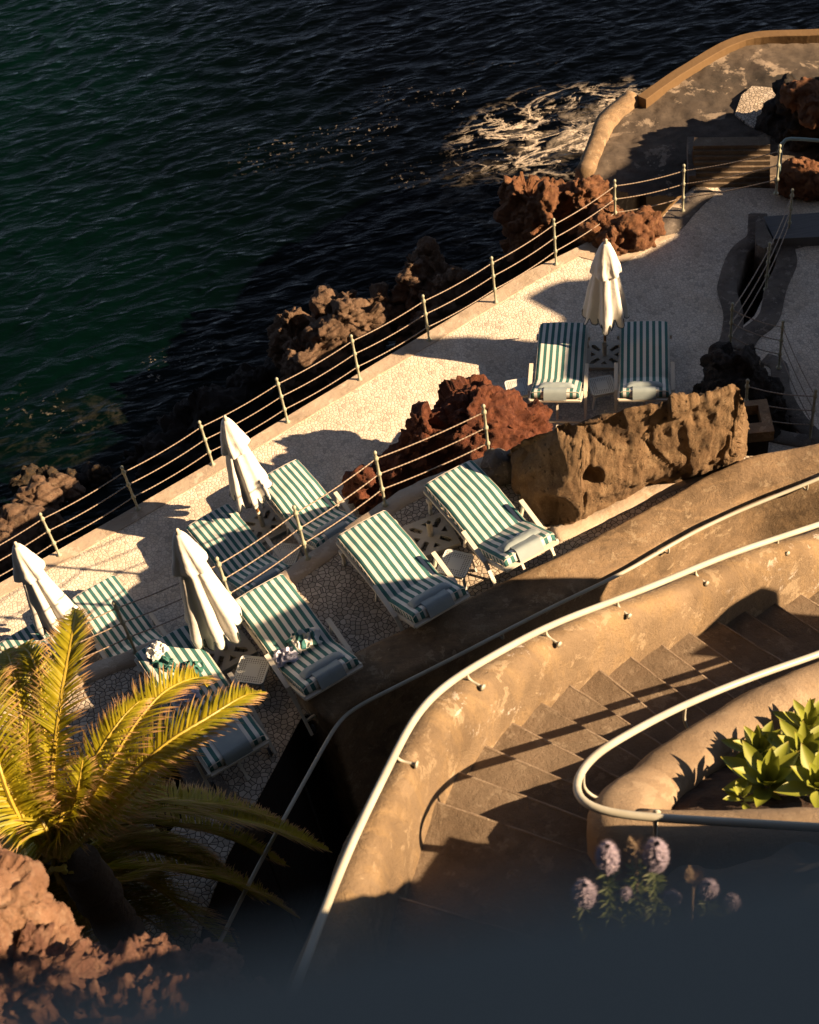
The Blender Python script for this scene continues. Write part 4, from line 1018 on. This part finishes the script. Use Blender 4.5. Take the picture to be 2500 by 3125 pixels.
sea_rock([E(985, 615, -1.7, (.75, .45, .6)), E(920, 690, -1.9, (.6, .35, .5)), E(1050, 590, -1.6, (.5, .35, .5)), E(880, 735, -2.2, (.4, .3, .4))], 'sea_rock', 11, 'pinkish rock ledge directly below the railing')
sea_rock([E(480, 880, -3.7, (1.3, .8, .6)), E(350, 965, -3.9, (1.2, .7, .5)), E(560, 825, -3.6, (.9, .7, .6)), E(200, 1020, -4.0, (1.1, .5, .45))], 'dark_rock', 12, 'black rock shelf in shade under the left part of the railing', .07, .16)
sea_rock([E(80, 1062, -2.7, (.45, .35, .4))], 'sea_rock', 13, 'rounded brown boulder touching the railing chains at lower left', .035, .06)
sea_rock([E(115, 1032, -2.9, (.5, .28, .3)), E(150, 1042, -2.9, (.3, .2, .25))], 'sea_rock', 14, 'flat brown boulder above the rounded one at lower left', .035, .06)
sea_rock([E(62, 1000, -3.2, (.2, .22, .25)), E(40, 1025, -3.2, (.25, .2, .25))], 'wet_rock', 15, 'amber weed covered rock at the water edge', .03, .05)
sea_rock([E(108, 1002, -3.2, (.22, .18, .22))], 'wet_rock', 16, 'small weedy rock with a reddish tip', .03, .05)
sea_rock([E(152, 1003, -3.2, (.14, .2, .2))], 'wet_rock', 17, 'small leaning yellow brown rock', .03, .04)
sea_rock([E(212, 1000, -3.1, (.25, .17, .2))], 'wet_rock', 18, 'lone dull brown rock right of the yellow rocks', .03, .04)
sea_rock([E(20, 1125, -2.6, (1.0, .5, .4)), E(-50, 1170, -2.4, (.9, .6, .5))], 'sea_rock', 19, 'broad tan rock slab at the left edge below the railing', .045, .07)

# --- breakwater, far steps, far rocks
bw = [(1243, 361), (1262, 320), (1279, 281), (1295, 242), (1346, 205), (1439, 145), (1565, 74), (1725, 62), (2000, 50), (2050, 420), (1725, 400), (1500, 395), (1440, 408), (1330, 405), (1266, 379)]
BW = P2(bw, .0); xs = [p[0] for p in BW]; ys = [p[1] for p in BW]; n_ = 150; vs = []; fs = []
for j in range(n_):
    for i in range(n_):
        x = min(xs) - .2 + (max(xs) - min(xs) + .4) * i / (n_ - 1); y = min(ys) - .2 + (max(ys) - min(ys) + .4) * j / (n_ - 1)
        ins = inside(x, y, BW); z = -.10 + .05 * N3.fractal(V((x * .7, y * .7, 0)), 1, 2, 5) + .025 * N3.fractal(V((x * 4, y * 4, 3)), 1, 2, 4)
        vs.append((x, y, z))
for j in range(n_ - 1):
    for i in range(n_ - 1):
        v = vs[j * n_ + i]
        if inside(v[0], v[1], BW): fs.append((j * n_ + i, j * n_ + i + 1, (j + 1) * n_ + i + 1, (j + 1) * n_ + i))
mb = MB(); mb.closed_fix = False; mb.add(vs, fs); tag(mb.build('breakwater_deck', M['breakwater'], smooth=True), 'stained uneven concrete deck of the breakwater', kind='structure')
wp = [at(x, y, 0.) for x, y in bw[:9]]
o = sweep('breakwater_wall', relax(cr(wp[:5], .1), 12), [(.05, -4), (.05, -.3), (.03, -.02), (-.1, .04), (-.26, .03), (-.32, -.3), (-.3, -4)], M['plaster_old'], amp=.04, freq=1.5)
tag(o, 'pale worn concrete wall where the breakwater meets the surf', 'wall')
kb = cr([at(x, y, .05) for x, y in ((1352, 206), (1439, 146), (1567, 79), (1725, 68), (2000, 56))], .15)
m = Mat('ochre_kerb', .85); m.col(m.mix(m.noise(2.5, 6), (.13, .075, .03), (.175, .105, .042))); m.bump(m.noise(12, 5), .01, .8); M['ochre'] = m.m
o = sweep('breakwater_kerb', kb, [(-.10, -3.5), (-.10, 0), (-.09, .01), (.09, .01), (.10, 0), (.10, -3.5)], M['ochre'], amp=.01, smooth=False)
tag(o, 'straight ochre concrete kerb along the outer rim of the breakwater', 'kerb')
mb = MB(); mb.prism(P2([(1548, 240), (1562, 200), (1585, 181), (1625, 185), (1640, 200), (1610, 225), (1600, 240), (1588, 270), (1560, 250)], -.06), -.2, -.055)
tag(mb.build('mosaic_patch', M['mosaic_up']), 'patch of cobble mosaic on the breakwater', kind='structure')
stp = empty('far_steps', at(1540, 370, 0)); tag(stp, 'short flight of brown concrete steps between the terrace and breakwater', 'steps')
fr = [(1465, 387), (1610, 385)]
for k in range(8):
    z = .075 * (k + 1); y_ = 388 - k * 11.5
    q = [at(1466 - k * 1, y_, z), at(1622, y_ - 2, z), at(1622 - 2, y_ - 20, z), at(1464 - 2, y_ - 18, z)]
    mb = MB(); mb.prism([(p.x - stp.location.x, p.y - stp.location.y) for p in q], -.3, z); mb.build('step', M['step'], stp)
mb = MB(); a, b_ = at(1457, 392, .0), at(1454, 310, .15); mb.bar(a, b_, .12, .5); tag(mb.build('step_cheek_wall', M['kerb_dark']), 'dark side wall left of the far steps', 'wall')
o = rock('far_crag', [E(1690, 300, -.2, (.55, .5, .9)), E(1735, 270, 0, (.7, .6, 1.2)), E(1645, 280, -.3, (.45, .4, .8)), E(1685, 225, .6, (.4, .4, .6)), E(1800, 260, .2, (.9, .7, 1.2))], M['dark_rock'], .05, .14, 1.6, seed=21, crack=.06)  # shaded flank put into the near-black rock colour
tag(o, 'large crag by the right edge, shade put into its dark rock colour', 'rock')
tag(rock('crag_top', [E(1690, 200, 1.1, (.36, .34, .26)), E(1735, 225, 1.1, (.42, .34, .34))], M['rust_rock'], .035, .07, 2.4, seed=23), 'separate paler rusty rock standing for the sunlit top of the crag', 'rock')  # lighter rock colour stands in for sun on the crag
o = rock('far_boulder', [E(1690, 372, .25, (.45, .35, .35)), E(1730, 385, .2, (.4, .3, .3))], M['rust_rock'], .035, .07, 2.4, seed=22); tag(o, 'sunlit rust boulder seen through the bent pipe barrier', 'rock')
# dark slab with timber boards beside the channel
q = [at(1608, 456, .18), at(1800, 442, .18), at(1800, 495, .18), at(1630, 503, .18)]
mb = MB(); mb.prism([p.xy[:] for p in q], -.4, .18)
m = Mat('weathered_boards', .8); mpx = m.n('ShaderNodeMapping'); mpx.inputs['Scale'].default_value = (.4, 12, 1); m.L(m.co, mpx.inputs['Vector'])
m.col(m.mix(m.noise(2, 5, co=mpx.outputs[0]), (.10, .105, .11), (.17, .175, .18))); m.bump(m.noise(2, 5, co=mpx.outputs[0]), .02, .8); M['boards'] = m.m
tag(mb.build('boardwalk', M['boards']), 'grey weathered board platform at the right edge', 'platform')
mb = MB(); q = [at(1592, 458, .3), at(1608, 457, .3), at(1632, 503, .3), at(1610, 515, .3), at(1592, 505, .3)]; mb.prism([p.xy[:] for p in q], -.5, .22)
tag(mb.build('stone_block', M['kerb_dark']), 'dark stone block at the end of the board platform', 'block')
# planter box at the end of the brown rock
q = at(1575, 878, 1.0); bx_ = empty('planter_box', (q.x, q.y, 0)); tag(bx_, 'square tan masonry box with an open dark top at the end of the brown rock', 'planter')
mb = MB(); h_ = .30; mb.prism([(-h_, -h_), (h_, -h_), (h_, h_), (-h_, h_)], .82, 1.0, [[(-.17, -.12), (.17, -.12), (.17, .2), (-.17, .2)]]); mb.build('rim', M['plaster_old'], bx_)
mb = MB(); mb.prism([(-.25, -.25), (.25, -.25), (.25, .25), (-.25, .25)], 0, .82); mb.build('pillar', M['dark_rock'], bx_)
bx_.rotation_euler = (0, 0, -.12)

# ================================================================= PALM
def frond(ctrl, L, droop, wd, seed, low=False, up=V((0, 0, 1)), lod=1.0, stem=.12):
    rnd = random.Random(seed); path = cr([at(p[0], p[1], p[2] + PDZ - (k_ / (len(ctrl) - 1)) ** .7 * (3.7 if low else 0)) for k_, p in enumerate(ctrl)], .03); n = len(path)
    tot = sum((b - a).length for a, b in zip(path, path[1:])); mb = MB(); mb.closed_fix = False
    mb.tube(path, [.022 * (1 - .85 * i / n) + .002 for i in range(n)], 6); ribf = len(mb.f)
    s_ = 0; nxt = stem * tot; gap = .026 / lod
    for i in range(n - 1):
        seg = (path[i + 1] - path[i]).length
        while nxt < s_ + seg:
            t = (nxt - s_) / seg; p = path[i].lerp(path[i + 1], t); f = nxt / tot; T = (path[i + 1] - path[i]).normalized()
            side0 = T.cross(up).normalized(); nrm = side0.cross(T).normalized()
            ln = L * (math.sin(math.pi * min(1, (f * .86 + .12))) ** .6) * (.86 + .28 * rnd.random())
            if f > .93: ln *= .8
            for sd in (-1, 1):
                fw = .45 + .75 * f + rnd.uniform(-.1, .1)
                d = (side0 * sd + T * fw + nrm * (.42 + rnd.uniform(-.14, .2))).normalized()
                prev = p; ptsl = [p]; dd = d.copy()
                for k in range(4):
                    dd = (dd + V((0, 0, -droop * (.35 + .35 * k))) + V((rnd.uniform(-.05, .05), rnd.uniform(-.05, .05), 0))).normalized(); prev = prev + dd * ln / 4; ptsl.append(prev)
                wv = (T - dd * T.dot(dd)).normalized(); tw = rnd.uniform(-.5, .5); wv = (wv * math.cos(tw) + nrm * math.sin(tw)).normalized()
                ww = [wd * .6, wd, wd * .85, wd * .55, .0008]; vs = []
                for q, w_ in zip(ptsl, ww): vs += [q - wv * w_ * .5, q + wv * w_ * .5]
                mb.add(vs, [(2 * k, 2 * k + 1, 2 * k + 3, 2 * k + 2) for k in range(4)], [[(0, k / 4), (1, k / 4), (1, (k + 1) / 4), (0, (k + 1) / 4)] for k in range(4)], 1)
            nxt += gap
        s_ += seg
    return mb


PDZ = 2.2
pc = at(150, 1790, 3.9 + PDZ)
palm = empty('palm_tree', (pc.x, pc.y, -1)); tag(palm, 'date palm with yellow green feathery fronds at the lower left', 'palm tree')
mb = MB(); tp_ = V((0, 0, 4.7 + PDZ)); n = 60; mb.tube([V((0, 0, 0)) + tp_ * (i / n) for i in range(n + 1)], [.16 + .02 * math.sin(i * 2.1) + .02 * (i % 2) for i in range(n + 1)], 18); mb.build('trunk', M['trunk'], palm, True)
FR = [
    ([(120, 1800, 3.9), (112, 1640, 4.5), (128, 1480, 4.9), (152, 1340, 5.0), (160, 1284, 4.7)], .34, .10),
    ([(130, 1795, 3.9), (215, 1640, 4.4), (290, 1520, 4.6), (350, 1455, 4.6), (415, 1428, 4.4), (436, 1446, 4.1)], .36, .12),
    ([(140, 1790, 3.9), (250, 1660, 4.3), (345, 1570, 4.5), (440, 1510, 4.5), (510, 1468, 4.4), (552, 1458, 4.2)], .38, .16),
    ([(140, 1800, 3.8), (270, 1680, 4.0), (350, 1600, 4.1), (420, 1540, 4.0), (470, 1520, 3.8)], .34, .2),
    ([(130, 1800, 3.8), (170, 1750, 4.1), (250, 1715, 4.3), (360, 1704, 4.2), (470, 1718, 4.0), (580, 1748, 3.6), (690, 1790, 3.1)], .42, .22),
    ([(130, 1830, 3.8), (190, 1875, 4.1), (250, 1850, 4.25), (310, 1858, 4.1), (380, 1908, 3.8), (440, 1958, 3.4), (490, 2000, 3.0)], .42, .24),
    ([(150, 1840, 3.7), (240, 1830, 3.9), (340, 1830, 3.8), (440, 1848, 3.5), (540, 1880, 3.1), (625, 1930, 2.6)], .38, .24),
    ([(110, 1790, 3.9), (70, 1680, 4.4), (52, 1560, 4.7), (35, 1450, 4.8), (20, 1385, 4.6), (8, 1372, 4.3)], .30, .25),
    ([(110, 1790, 3.9), (95, 1640, 4.4), (92, 1530, 4.7), (80, 1420, 4.8), (55, 1368, 4.7), (28, 1372, 4.3)], .28, .28),
    ([(100, 1800, 3.9), (40, 1720, 4.4), (0, 1620, 4.8), (-30, 1500, 5.0), (-20, 1430, 4.9), (20, 1412, 4.6)], .40, .15),
    ([(100, 1800, 3.9), (40, 1760, 4.3), (-20, 1720, 4.5), (-90, 1700, 4.4)], .4, .2),
    ([(105, 1805, 3.9), (60, 1740, 4.3), (20, 1660, 4.6), (-20, 1580, 4.7)], .38, .15),
    ([(120, 1800, 3.9), (150, 1690, 4.3), (205, 1590, 4.6), (260, 1510, 4.7), (320, 1455, 4.6)], .30, .18),
    ([(110, 1800, 3.9), (80, 1700, 4.4), (60, 1600, 4.8), (60, 1520, 5.0)], .34, .12),
    ([(60, 1850, 4.6), (52, 1790, 5.1), (40, 1740, 5.4), (30, 1700, 5.5)], .22, .05),
    ([(130, 1830, 3.8), (180, 1790, 4.1), (240, 1760, 4.2), (320, 1760, 4.1), (400, 1790, 3.8), (470, 1840, 3.4)], .36, .2),
    ([(120, 1840, 3.7), (160, 1900, 3.8), (200, 1960, 3.6), (230, 2020, 3.2)], .36, .25),
    ([(120, 1840, 3.7), (210, 1900, 3.8), (300, 1930, 3.6), (380, 1980, 3.2)], .36, .25),
    ([(110, 1830, 3.8), (60, 1900, 3.9), (10, 1960, 3.7), (-40, 2020, 3.4)], .36, .25),
    ([(135, 1800, 3.9), (190, 1700, 4.2), (225, 1640, 4.35), (280, 1600, 4.3), (330, 1590, 4.1)], .34, .2),
    ([(125, 1800, 3.9), (140, 1740, 4.2), (165, 1660, 4.5), (175, 1600, 4.6)], .36, .15),
]
FR += [([(130, 1800, 3.8), (230, 1740, 4.0), (360, 1735, 3.9), (480, 1765, 3.6), (600, 1820, 3.2)], .42, .22), ([(130, 1810, 3.8), (220, 1790, 4.0), (330, 1795, 3.8), (450, 1840, 3.4), (560, 1900, 3.0)], .42, .22),
       ([(125, 1830, 3.8), (180, 1840, 4.0), (260, 1880, 3.9), (340, 1930, 3.5), (410, 1990, 3.0)], .42, .24), ([(120, 1830, 3.8), (130, 1900, 3.9), (150, 1970, 3.6), (180, 2030, 3.0)], .4, .24), ([(130, 1800, 3.8), (260, 1700, 4.0), (400, 1690, 3.9), (520, 1712, 3.6), (640, 1760, 3.1)], .40, .22)]
FR += [([(120, 1800, 3.9), (150, 1850, 3.8), (165, 1905, 3.4), (172, 1960, 2.9)], .38, .25), ([(120, 1800, 3.9), (190, 1850, 3.9), (230, 1905, 3.5), (255, 1965, 3.0)], .38, .25), ([(115, 1800, 3.9), (110, 1860, 3.8), (115, 1920, 3.4), (125, 1990, 2.8)], .38, .25),
       ([(130, 1800, 3.9), (235, 1830, 3.9), (310, 1880, 3.6), (370, 1940, 3.1)], .40, .25), ([(130, 1800, 3.9), (250, 1780, 4.0), (370, 1790, 3.8), (470, 1830, 3.4)], .40, .25), ([(125, 1800, 3.9), (205, 1880, 3.8), (270, 1950, 3.4), (310, 2010, 2.9)], .38, .25), ([(110, 1800, 3.9), (60, 1850, 3.8), (30, 1900, 3.4)], .38, .25)]
for a_ in range(9):
    an = a_ * .7; FR.append(([(118, 1800, 3.9), (118 + 45 * math.cos(an), 1800 - 30 + 30 * math.sin(an), 4.3), (118 + 110 * math.cos(an), 1790 - 40 + 62 * math.sin(an), 4.3), (118 + 165 * math.cos(an), 1800 - 30 + 95 * math.sin(an), 3.7)], .30, .2))
for k, (ctrl, L_, dr) in enumerate(FR):
    lw_ = max(c[1] for c in ctrl[1:]) > 1745
    fm = frond(ctrl, L_ * (1.15 if lw_ else .84), dr * (.55 if lw_ else 1), .0155, 100 + k, low=(max(c[1] for c in ctrl[1:]) > 1745), lod=1.7)
    fm.v = [(v[0] - pc.x, v[1] - pc.y, v[2] + 1) for v in fm.v]
    fm.build('frond', [M['palm_rib'], M['palm']], palm)

# ================================================================= AGAVES
def agave(c, rad, nl, seed, label):
    rnd = random.Random(seed); root = empty('agave_plant', c); tag(root, label, 'agave', 'agaves in the planter')
    for k in range(nl):
        f = k / nl; a = k * 2.4 + rnd.uniform(-.15, .15); el = R(12 + 68 * f + rnd.uniform(-6, 6)); ln = rad * (1.0 - .42 * f) * rnd.uniform(.9, 1.1); w0 = rad * .40 * (1 - .35 * f)
        out = V((math.cos(a), math.sin(a), 0)); sd = V((-math.sin(a), math.cos(a), 0)); mb = MB(); mb.closed_fix = False; NS = 12; vs = []; uv = []
        p = out * .02 + V((0, 0, .02 + .08 * f)); e = el
        for i in range(NS + 1):
            t = i / NS; wd = w0 * (.42 + .58 * math.sin(min(1, t * 1.5) * math.pi / 2)) * (1 - max(0, (t - .5) / .5) ** 1.5) * .5 + .001
            d = out * math.cos(e) + V((0, 0, math.sin(e))); nn = V((0, 0, 1)) * math.cos(e) - out * math.sin(e)
            cup = wd * .5 * (1 - t * .4)
            vs += [p - sd * wd + nn * cup, p - sd * wd * .5 + nn * cup * .25, p, p + sd * wd * .5 + nn * cup * .25, p + sd * wd + nn * cup]
            p = p + d * ln / NS; e -= .035 * (1 - f)
        fs = [(5 * i + j, 5 * i + j + 1, 5 * i + j + 6, 5 * i + j + 5) for i in range(NS) for j in range(4)]
        uvs = [[(0, i / NS), (1, i / NS), (1, (i + 1) / NS), (0, (i + 1) / NS)] for i in range(NS) for j in range(4)]
        mb.add(vs, fs, uvs); ob = mb.build('leaf', M['agave'], root, True)
        if k == 0: sdm = None
    return root


AG = [((1616, 1660), .33, 'largest agave rosette nearest the front planter wall'), ((1600, 1575), .25, 'agave rosette behind the largest one, close to the plaster wall'), ((1695, 1590), .31, 'agave rosette in the middle of the right edge of the planter'),
      ((1706, 1515), .25, 'agave rosette with upright leaves behind the middle one'), ((1712, 1425), .25, 'farthest agave, at the top of the planter by the handrail'), ((1722, 1672), .32, 'agave cut by the right edge beside the front wall'),
      ((1668, 1640), .14, 'small young agave between the two largest ones'), ((1700, 1470), .16, 'small agave below the farthest one'), ((1560, 1690), .13, 'tiny agave at the foot of the largest rosette'), ((1770, 1620), .28, 'agave beyond the right edge of the photo')]
for k, (p, rad, lab) in enumerate(AG):
    q = at(*p, 7.2); z = soil_z(q.x, q.y); q = at(*p, z + .05); z = soil_z(q.x, q.y); agave(V((q.x, q.y, z - .04)), rad, 17 if rad > .2 else 11, 40 + k, lab)

# ================================================================= ECHIUM FLOWERS, NEAR ROCKS, LEDGE
def echium(px, py, z, h, r, seed, label, dry=False, leafy=True):
    rnd = random.Random(seed); top = at(px, py, z); base = top - V((0, 0, .42)); root = empty('dry_flower_spike' if dry else 'echium_flower', base)
    tag(root, label, 'flower', 'echium flowers below the balcony')
    T = top - base; mb = MB(); mb.tube([V((0, 0, 0)), T * .5, T], [.006, .005, .003], 6); mb.build('stem', M['echium_leaf'] if not dry else M['dry'], root)
    bm_ = MB(); bm_.closed_fix = False
    cnt = 620 if not dry else 90
    for k in range(cnt):
        t = rnd.random(); a = rnd.random() * 6.283; rr = r * (math.sin(math.pi * (t * .88 + .08)) ** .55) * rnd.uniform(.82, 1.05); c_ = T + V((0, 0, (t - .5) * h)) + V((math.cos(a), math.sin(a), 0)) * rr
        o_ = V((math.cos(a), math.sin(a), rnd.uniform(-.1, .5))).normalized()
        if dry:
            bm_.tube([T + V((0, 0, (t - .5) * h)), c_ + V((0, 0, .012)), c_ + o_ * .012 + V((0, 0, .03))], .0007, 3)
        else:
            s_ = rnd.uniform(.0045, .0075); x = o_.orthogonal().normalized() * s_; y = o_.cross(x)
            bm_.add([c_ - x - y, c_ + x - y, c_ + x + y, c_ - x + y, c_ + o_ * s_ * 1.6], [(0, 1, 4), (1, 2, 4), (2, 3, 4), (3, 0, 4)])
            if rnd.random() < .35: bm_.tube([c_, c_ + o_ * .016], .0007, 3)
    if not dry: bm_.ball(T, r * .5, 8)
    bm_.build('bloom', M['dry'] if dry else M['bloom'], root)
    if leafy:
        lm = MB(); lm.closed_fix = False
        for k in range(90):
            t = rnd.uniform(.0, .88); p = T * t + V((0, 0, -.04)); a = rnd.random() * 6.283; el = rnd.uniform(.1, .9); o_ = V((math.cos(a) * math.cos(el), math.sin(a) * math.cos(el), math.sin(el))); ln = rnd.uniform(.035, .065); s_ = o_.cross(V((0, 0, 1))).normalized() * .006
            lm.add([p, p + o_ * ln * .5 - s_, p + o_ * ln + V((0, 0, -.006)), p + o_ * ln * .5 + s_], [(0, 1, 2, 3)], [[(0, 0), (0, .5), (0, 1), (1, .5)]])
        lm.build('leaves', M['echium_leaf'], root)
    return root


echium(1280, 1805, 11.3, .15, .033, 1, 'lilac echium flower spike standing left of the dry brown one')
echium(1381, 1800, 11.3, .155, .036, 2, 'broad lilac echium flower spike right of the dry brown one')
echium(1230, 1880, 11.2, .12, .034, 3, 'lowest lilac echium flower at the left of the bunch')
echium(1492, 1872, 11.3, .075, .024, 4, 'pale faded echium flower standing apart on the right')
echium(1541, 1898, 11.3, .05, .018, 5, 'smallest echium bud at the far right of the bunch')
echium(1340, 1800, 11.3, .17, .028, 6, 'dry brown feathery flower spike between the two tall lilac ones', True)
echium(1460, 1850, 11.3, .10, .020, 7, 'thin dry flower spike beside the faded echium', True, False)
echium(1415, 1890, 11.2, .03, .02, 8, 'leafy green echium shoot without a bloom right of the bunch')
echium(1320, 1880, 11.2, .03, .01, 9, 'leafy green echium shoot in the middle of the bunch')

o = rock('near_outcrop', [E(-40, 1930, 9.4, (.34, .30, .36)), E(40, 1990, 9.2, (.30, .26, .26)), E(110, 2060, 8.9, (.22, .2, .2)), E(0, 1860, 9.3, (.12, .14, .22)), E(-120, 1850, 9.3, (.3, .3, .5))], M['near_rock'], .016, .035, 4.5, seed=31, crack=.015)
tag(o, 'pale tan rock outcrop in the lower left corner', 'rock')
o = rock('scoria_bank', [E(-60, 2100, 9.3, (.6, .35, .3)), E(120, 2090, 9.1, (.4, .3, .2)), E(260, 2082, 9.0, (.35, .28, .18)), E(390, 2078, 8.9, (.3, .24, .14)), E(470, 2085, 8.8, (.18, .2, .10)), E(250, 2200, 9.2, (.8, .3, .3))], M['red_gravel'], .016, .06, 6.0, seed=32, crack=.03)
tag(o, 'rough bank of reddish lava stones below the tan outcrop', 'rock')

# the balcony ledge the picture was taken over: out of focus, in shade
q = at(862, 1938, 0); d = (q - CAM).normalized(); e = CAM + d * (.225 / d.dot(F))
mb = MB(); mb.box((0, e.y - .2, e.z - .06), (3.0, .4, .12)); mb.box((0, e.y - .26, e.z - .55), (3.0, .28, .86))
tag(mb.build('balcony_ledge', M['ledge']), 'blurred grey blue balcony ledge across the bottom of the photo', 'ledge')
mb = MB(); mb.box((1.45, e.y - 1.2, CAMZ + .2), (.3, 2.3, 3.2)); mb.box((0, -2.4, CAMZ + .2), (3.2, .2, 3.2))  # side wall added out of view so the sun misses the ledge
tag(mb.build('ledge_shade_wall', M['blocker']), 'unseen side wall added beside the camera to shade the ledge', 'wall')

# unseen casters added right of the frame, shaped to throw the big shadows
def shade(poly, wdist, name, label, thick=1.0):
    vs = [EU * u + EV * v + SUN * (wdist + k * thick) for k in (0, 1) for u, v in poly]; n = len(poly)
    tris = tessellate_polygon([[V((u, v, 0)) for u, v in poly]]); fs = [tuple(t) for t in tris] + [tuple(n + i for i in t) for t in tris] + [(i, (i + 1) % n, n + (i + 1) % n, n + i) for i in range(n)]
    mb = MB(); mb.add(vs, fs); o = mb.build(name, M['blocker']); return tag(o, label, 'blocker')


_uv = lambda px, py, z: (at(px, py, z).dot(EU), at(px, py, z).dot(EV))
prof = [_uv(x, y, 0) for x, y in [(1058, 835), (1058, 762), (1008, 747), (940, 736), (878, 734), (905, 712), (985, 708), (1036, 711), (1053, 722), (1062, 716), (1132, 718), (1180, 694), (1181, 668), (1105, 628), (1150, 602), (1185, 591), (1240, 588), (1264, 556), (1345, 541), (1421, 498), (1425, 455), (1465, 424), (1505, 408), (1620, 412)]]
shade(prof + [(prof[-1][0] + .05, -8), (prof[0][0] - 3, -8), (prof[0][0] - 3, prof[0][1] - 1.0), (prof[0][0] - .3, prof[0][1] - .3)], 9.0, 'terrace_shadow_blocker', 'unseen added building beyond the right edge that shades the right terrace')  # added mass, top edge shaped from the shadow outline on the terrace
prof = [_uv(x, y, -.05) for x, y in [(1262, 385), (1320, 345), (1345, 320), (1390, 295), (1450, 281), (1560, 290), (1640, 300), (1640, 320), (1545, 326), (1464, 328), (1458, 396), (1436, 436), (1390, 436), (1310, 408)]]
shade(prof, 9.0, 'breakwater_shadow_blocker', 'unseen floating caster added beyond the right edge, shading the breakwater')  # added floating sheet, shaped only to shade the breakwater around the steps
prof = [_uv(1262, 1712, 7.95), _uv(1330, 1728, 7.95), _uv(1500, 1729, 7.95), _uv(1725, 1724, 7.95), _uv(1950, 1722, 7.95)]
shade(prof + [(prof[-1][0] + .1, prof[-1][1] - 5), (prof[0][0] - 1.5, prof[0][1] - 5), (prof[0][0] - 1.5, prof[0][1] + .3)], 4.6, 'planter_shadow_blocker', 'unseen low shadow caster added beyond the right edge that shades the front of the planter', .5)  # added out of view to keep the sun off the front planter wall
prof = [_uv(470, 1345, 2.36), _uv(531, 1315, 2.36), _uv(631, 1265, 2.36), _uv(780, 1230, 2.36), _uv(835, 1224, 2.32), _uv(1306, 1216, 2.24), _uv(1311, 1245, 2.1)]
shade(prof + [(prof[-1][0] + .01, prof[0][1] - 4), (prof[0][0], prof[0][1] - 4)], _w + 1.4, 'parapet_shadow_blocker', 'unseen small shadow caster added beyond the right edge that shades the left end of the parapet', .4)  # added mass, profile follows the wanted shadow edge on loungers and parapet
# unseen caster added to throw the black wedge on the upper right steps
wdg = [_uv(1440, 1380, 5.8), _uv(1478, 1335, 5.65), _uv(1560, 1272, 5.75), _uv(1640, 1228, 5.7), _uv(1672, 1236, 5.5), _uv(1676, 1262, 5.3)]
shade(wdg + [(wdg[-1][0] + .02, wdg[0][1] - 2), (wdg[0][0] + .05, wdg[0][1] - 2)], 7.0, 'steps_shadow_blocker', 'unseen small shadow caster added beyond the right edge that shades the upper steps', .6)
# unseen cliff added behind the camera, along the light, to hide half the sky
ph = [EU * u + EV.normalized() * 0 for u in (0,)]
hd = Vector((SUN.x, SUN.y, 0)).normalized(); mb = MB(); a = EU * -4.5
pts = [a - hd * 70, a + hd * 90, a + hd * 90 + EU * -30, a - hd * 70 + EU * -30]
mb.prism([(p.x, p.y) for p in pts], -4, 55)
tag(mb.build('sky_block_cliff', M['dark_rock']), 'unseen dark cliff added behind the camera to hide half of the sky', kind='structure')


if __name__ == '__main__':
    print('objects', len(C.objects), 'verts', sum(len(o.data.vertices) for o in C.objects if o.type == 'MESH'))
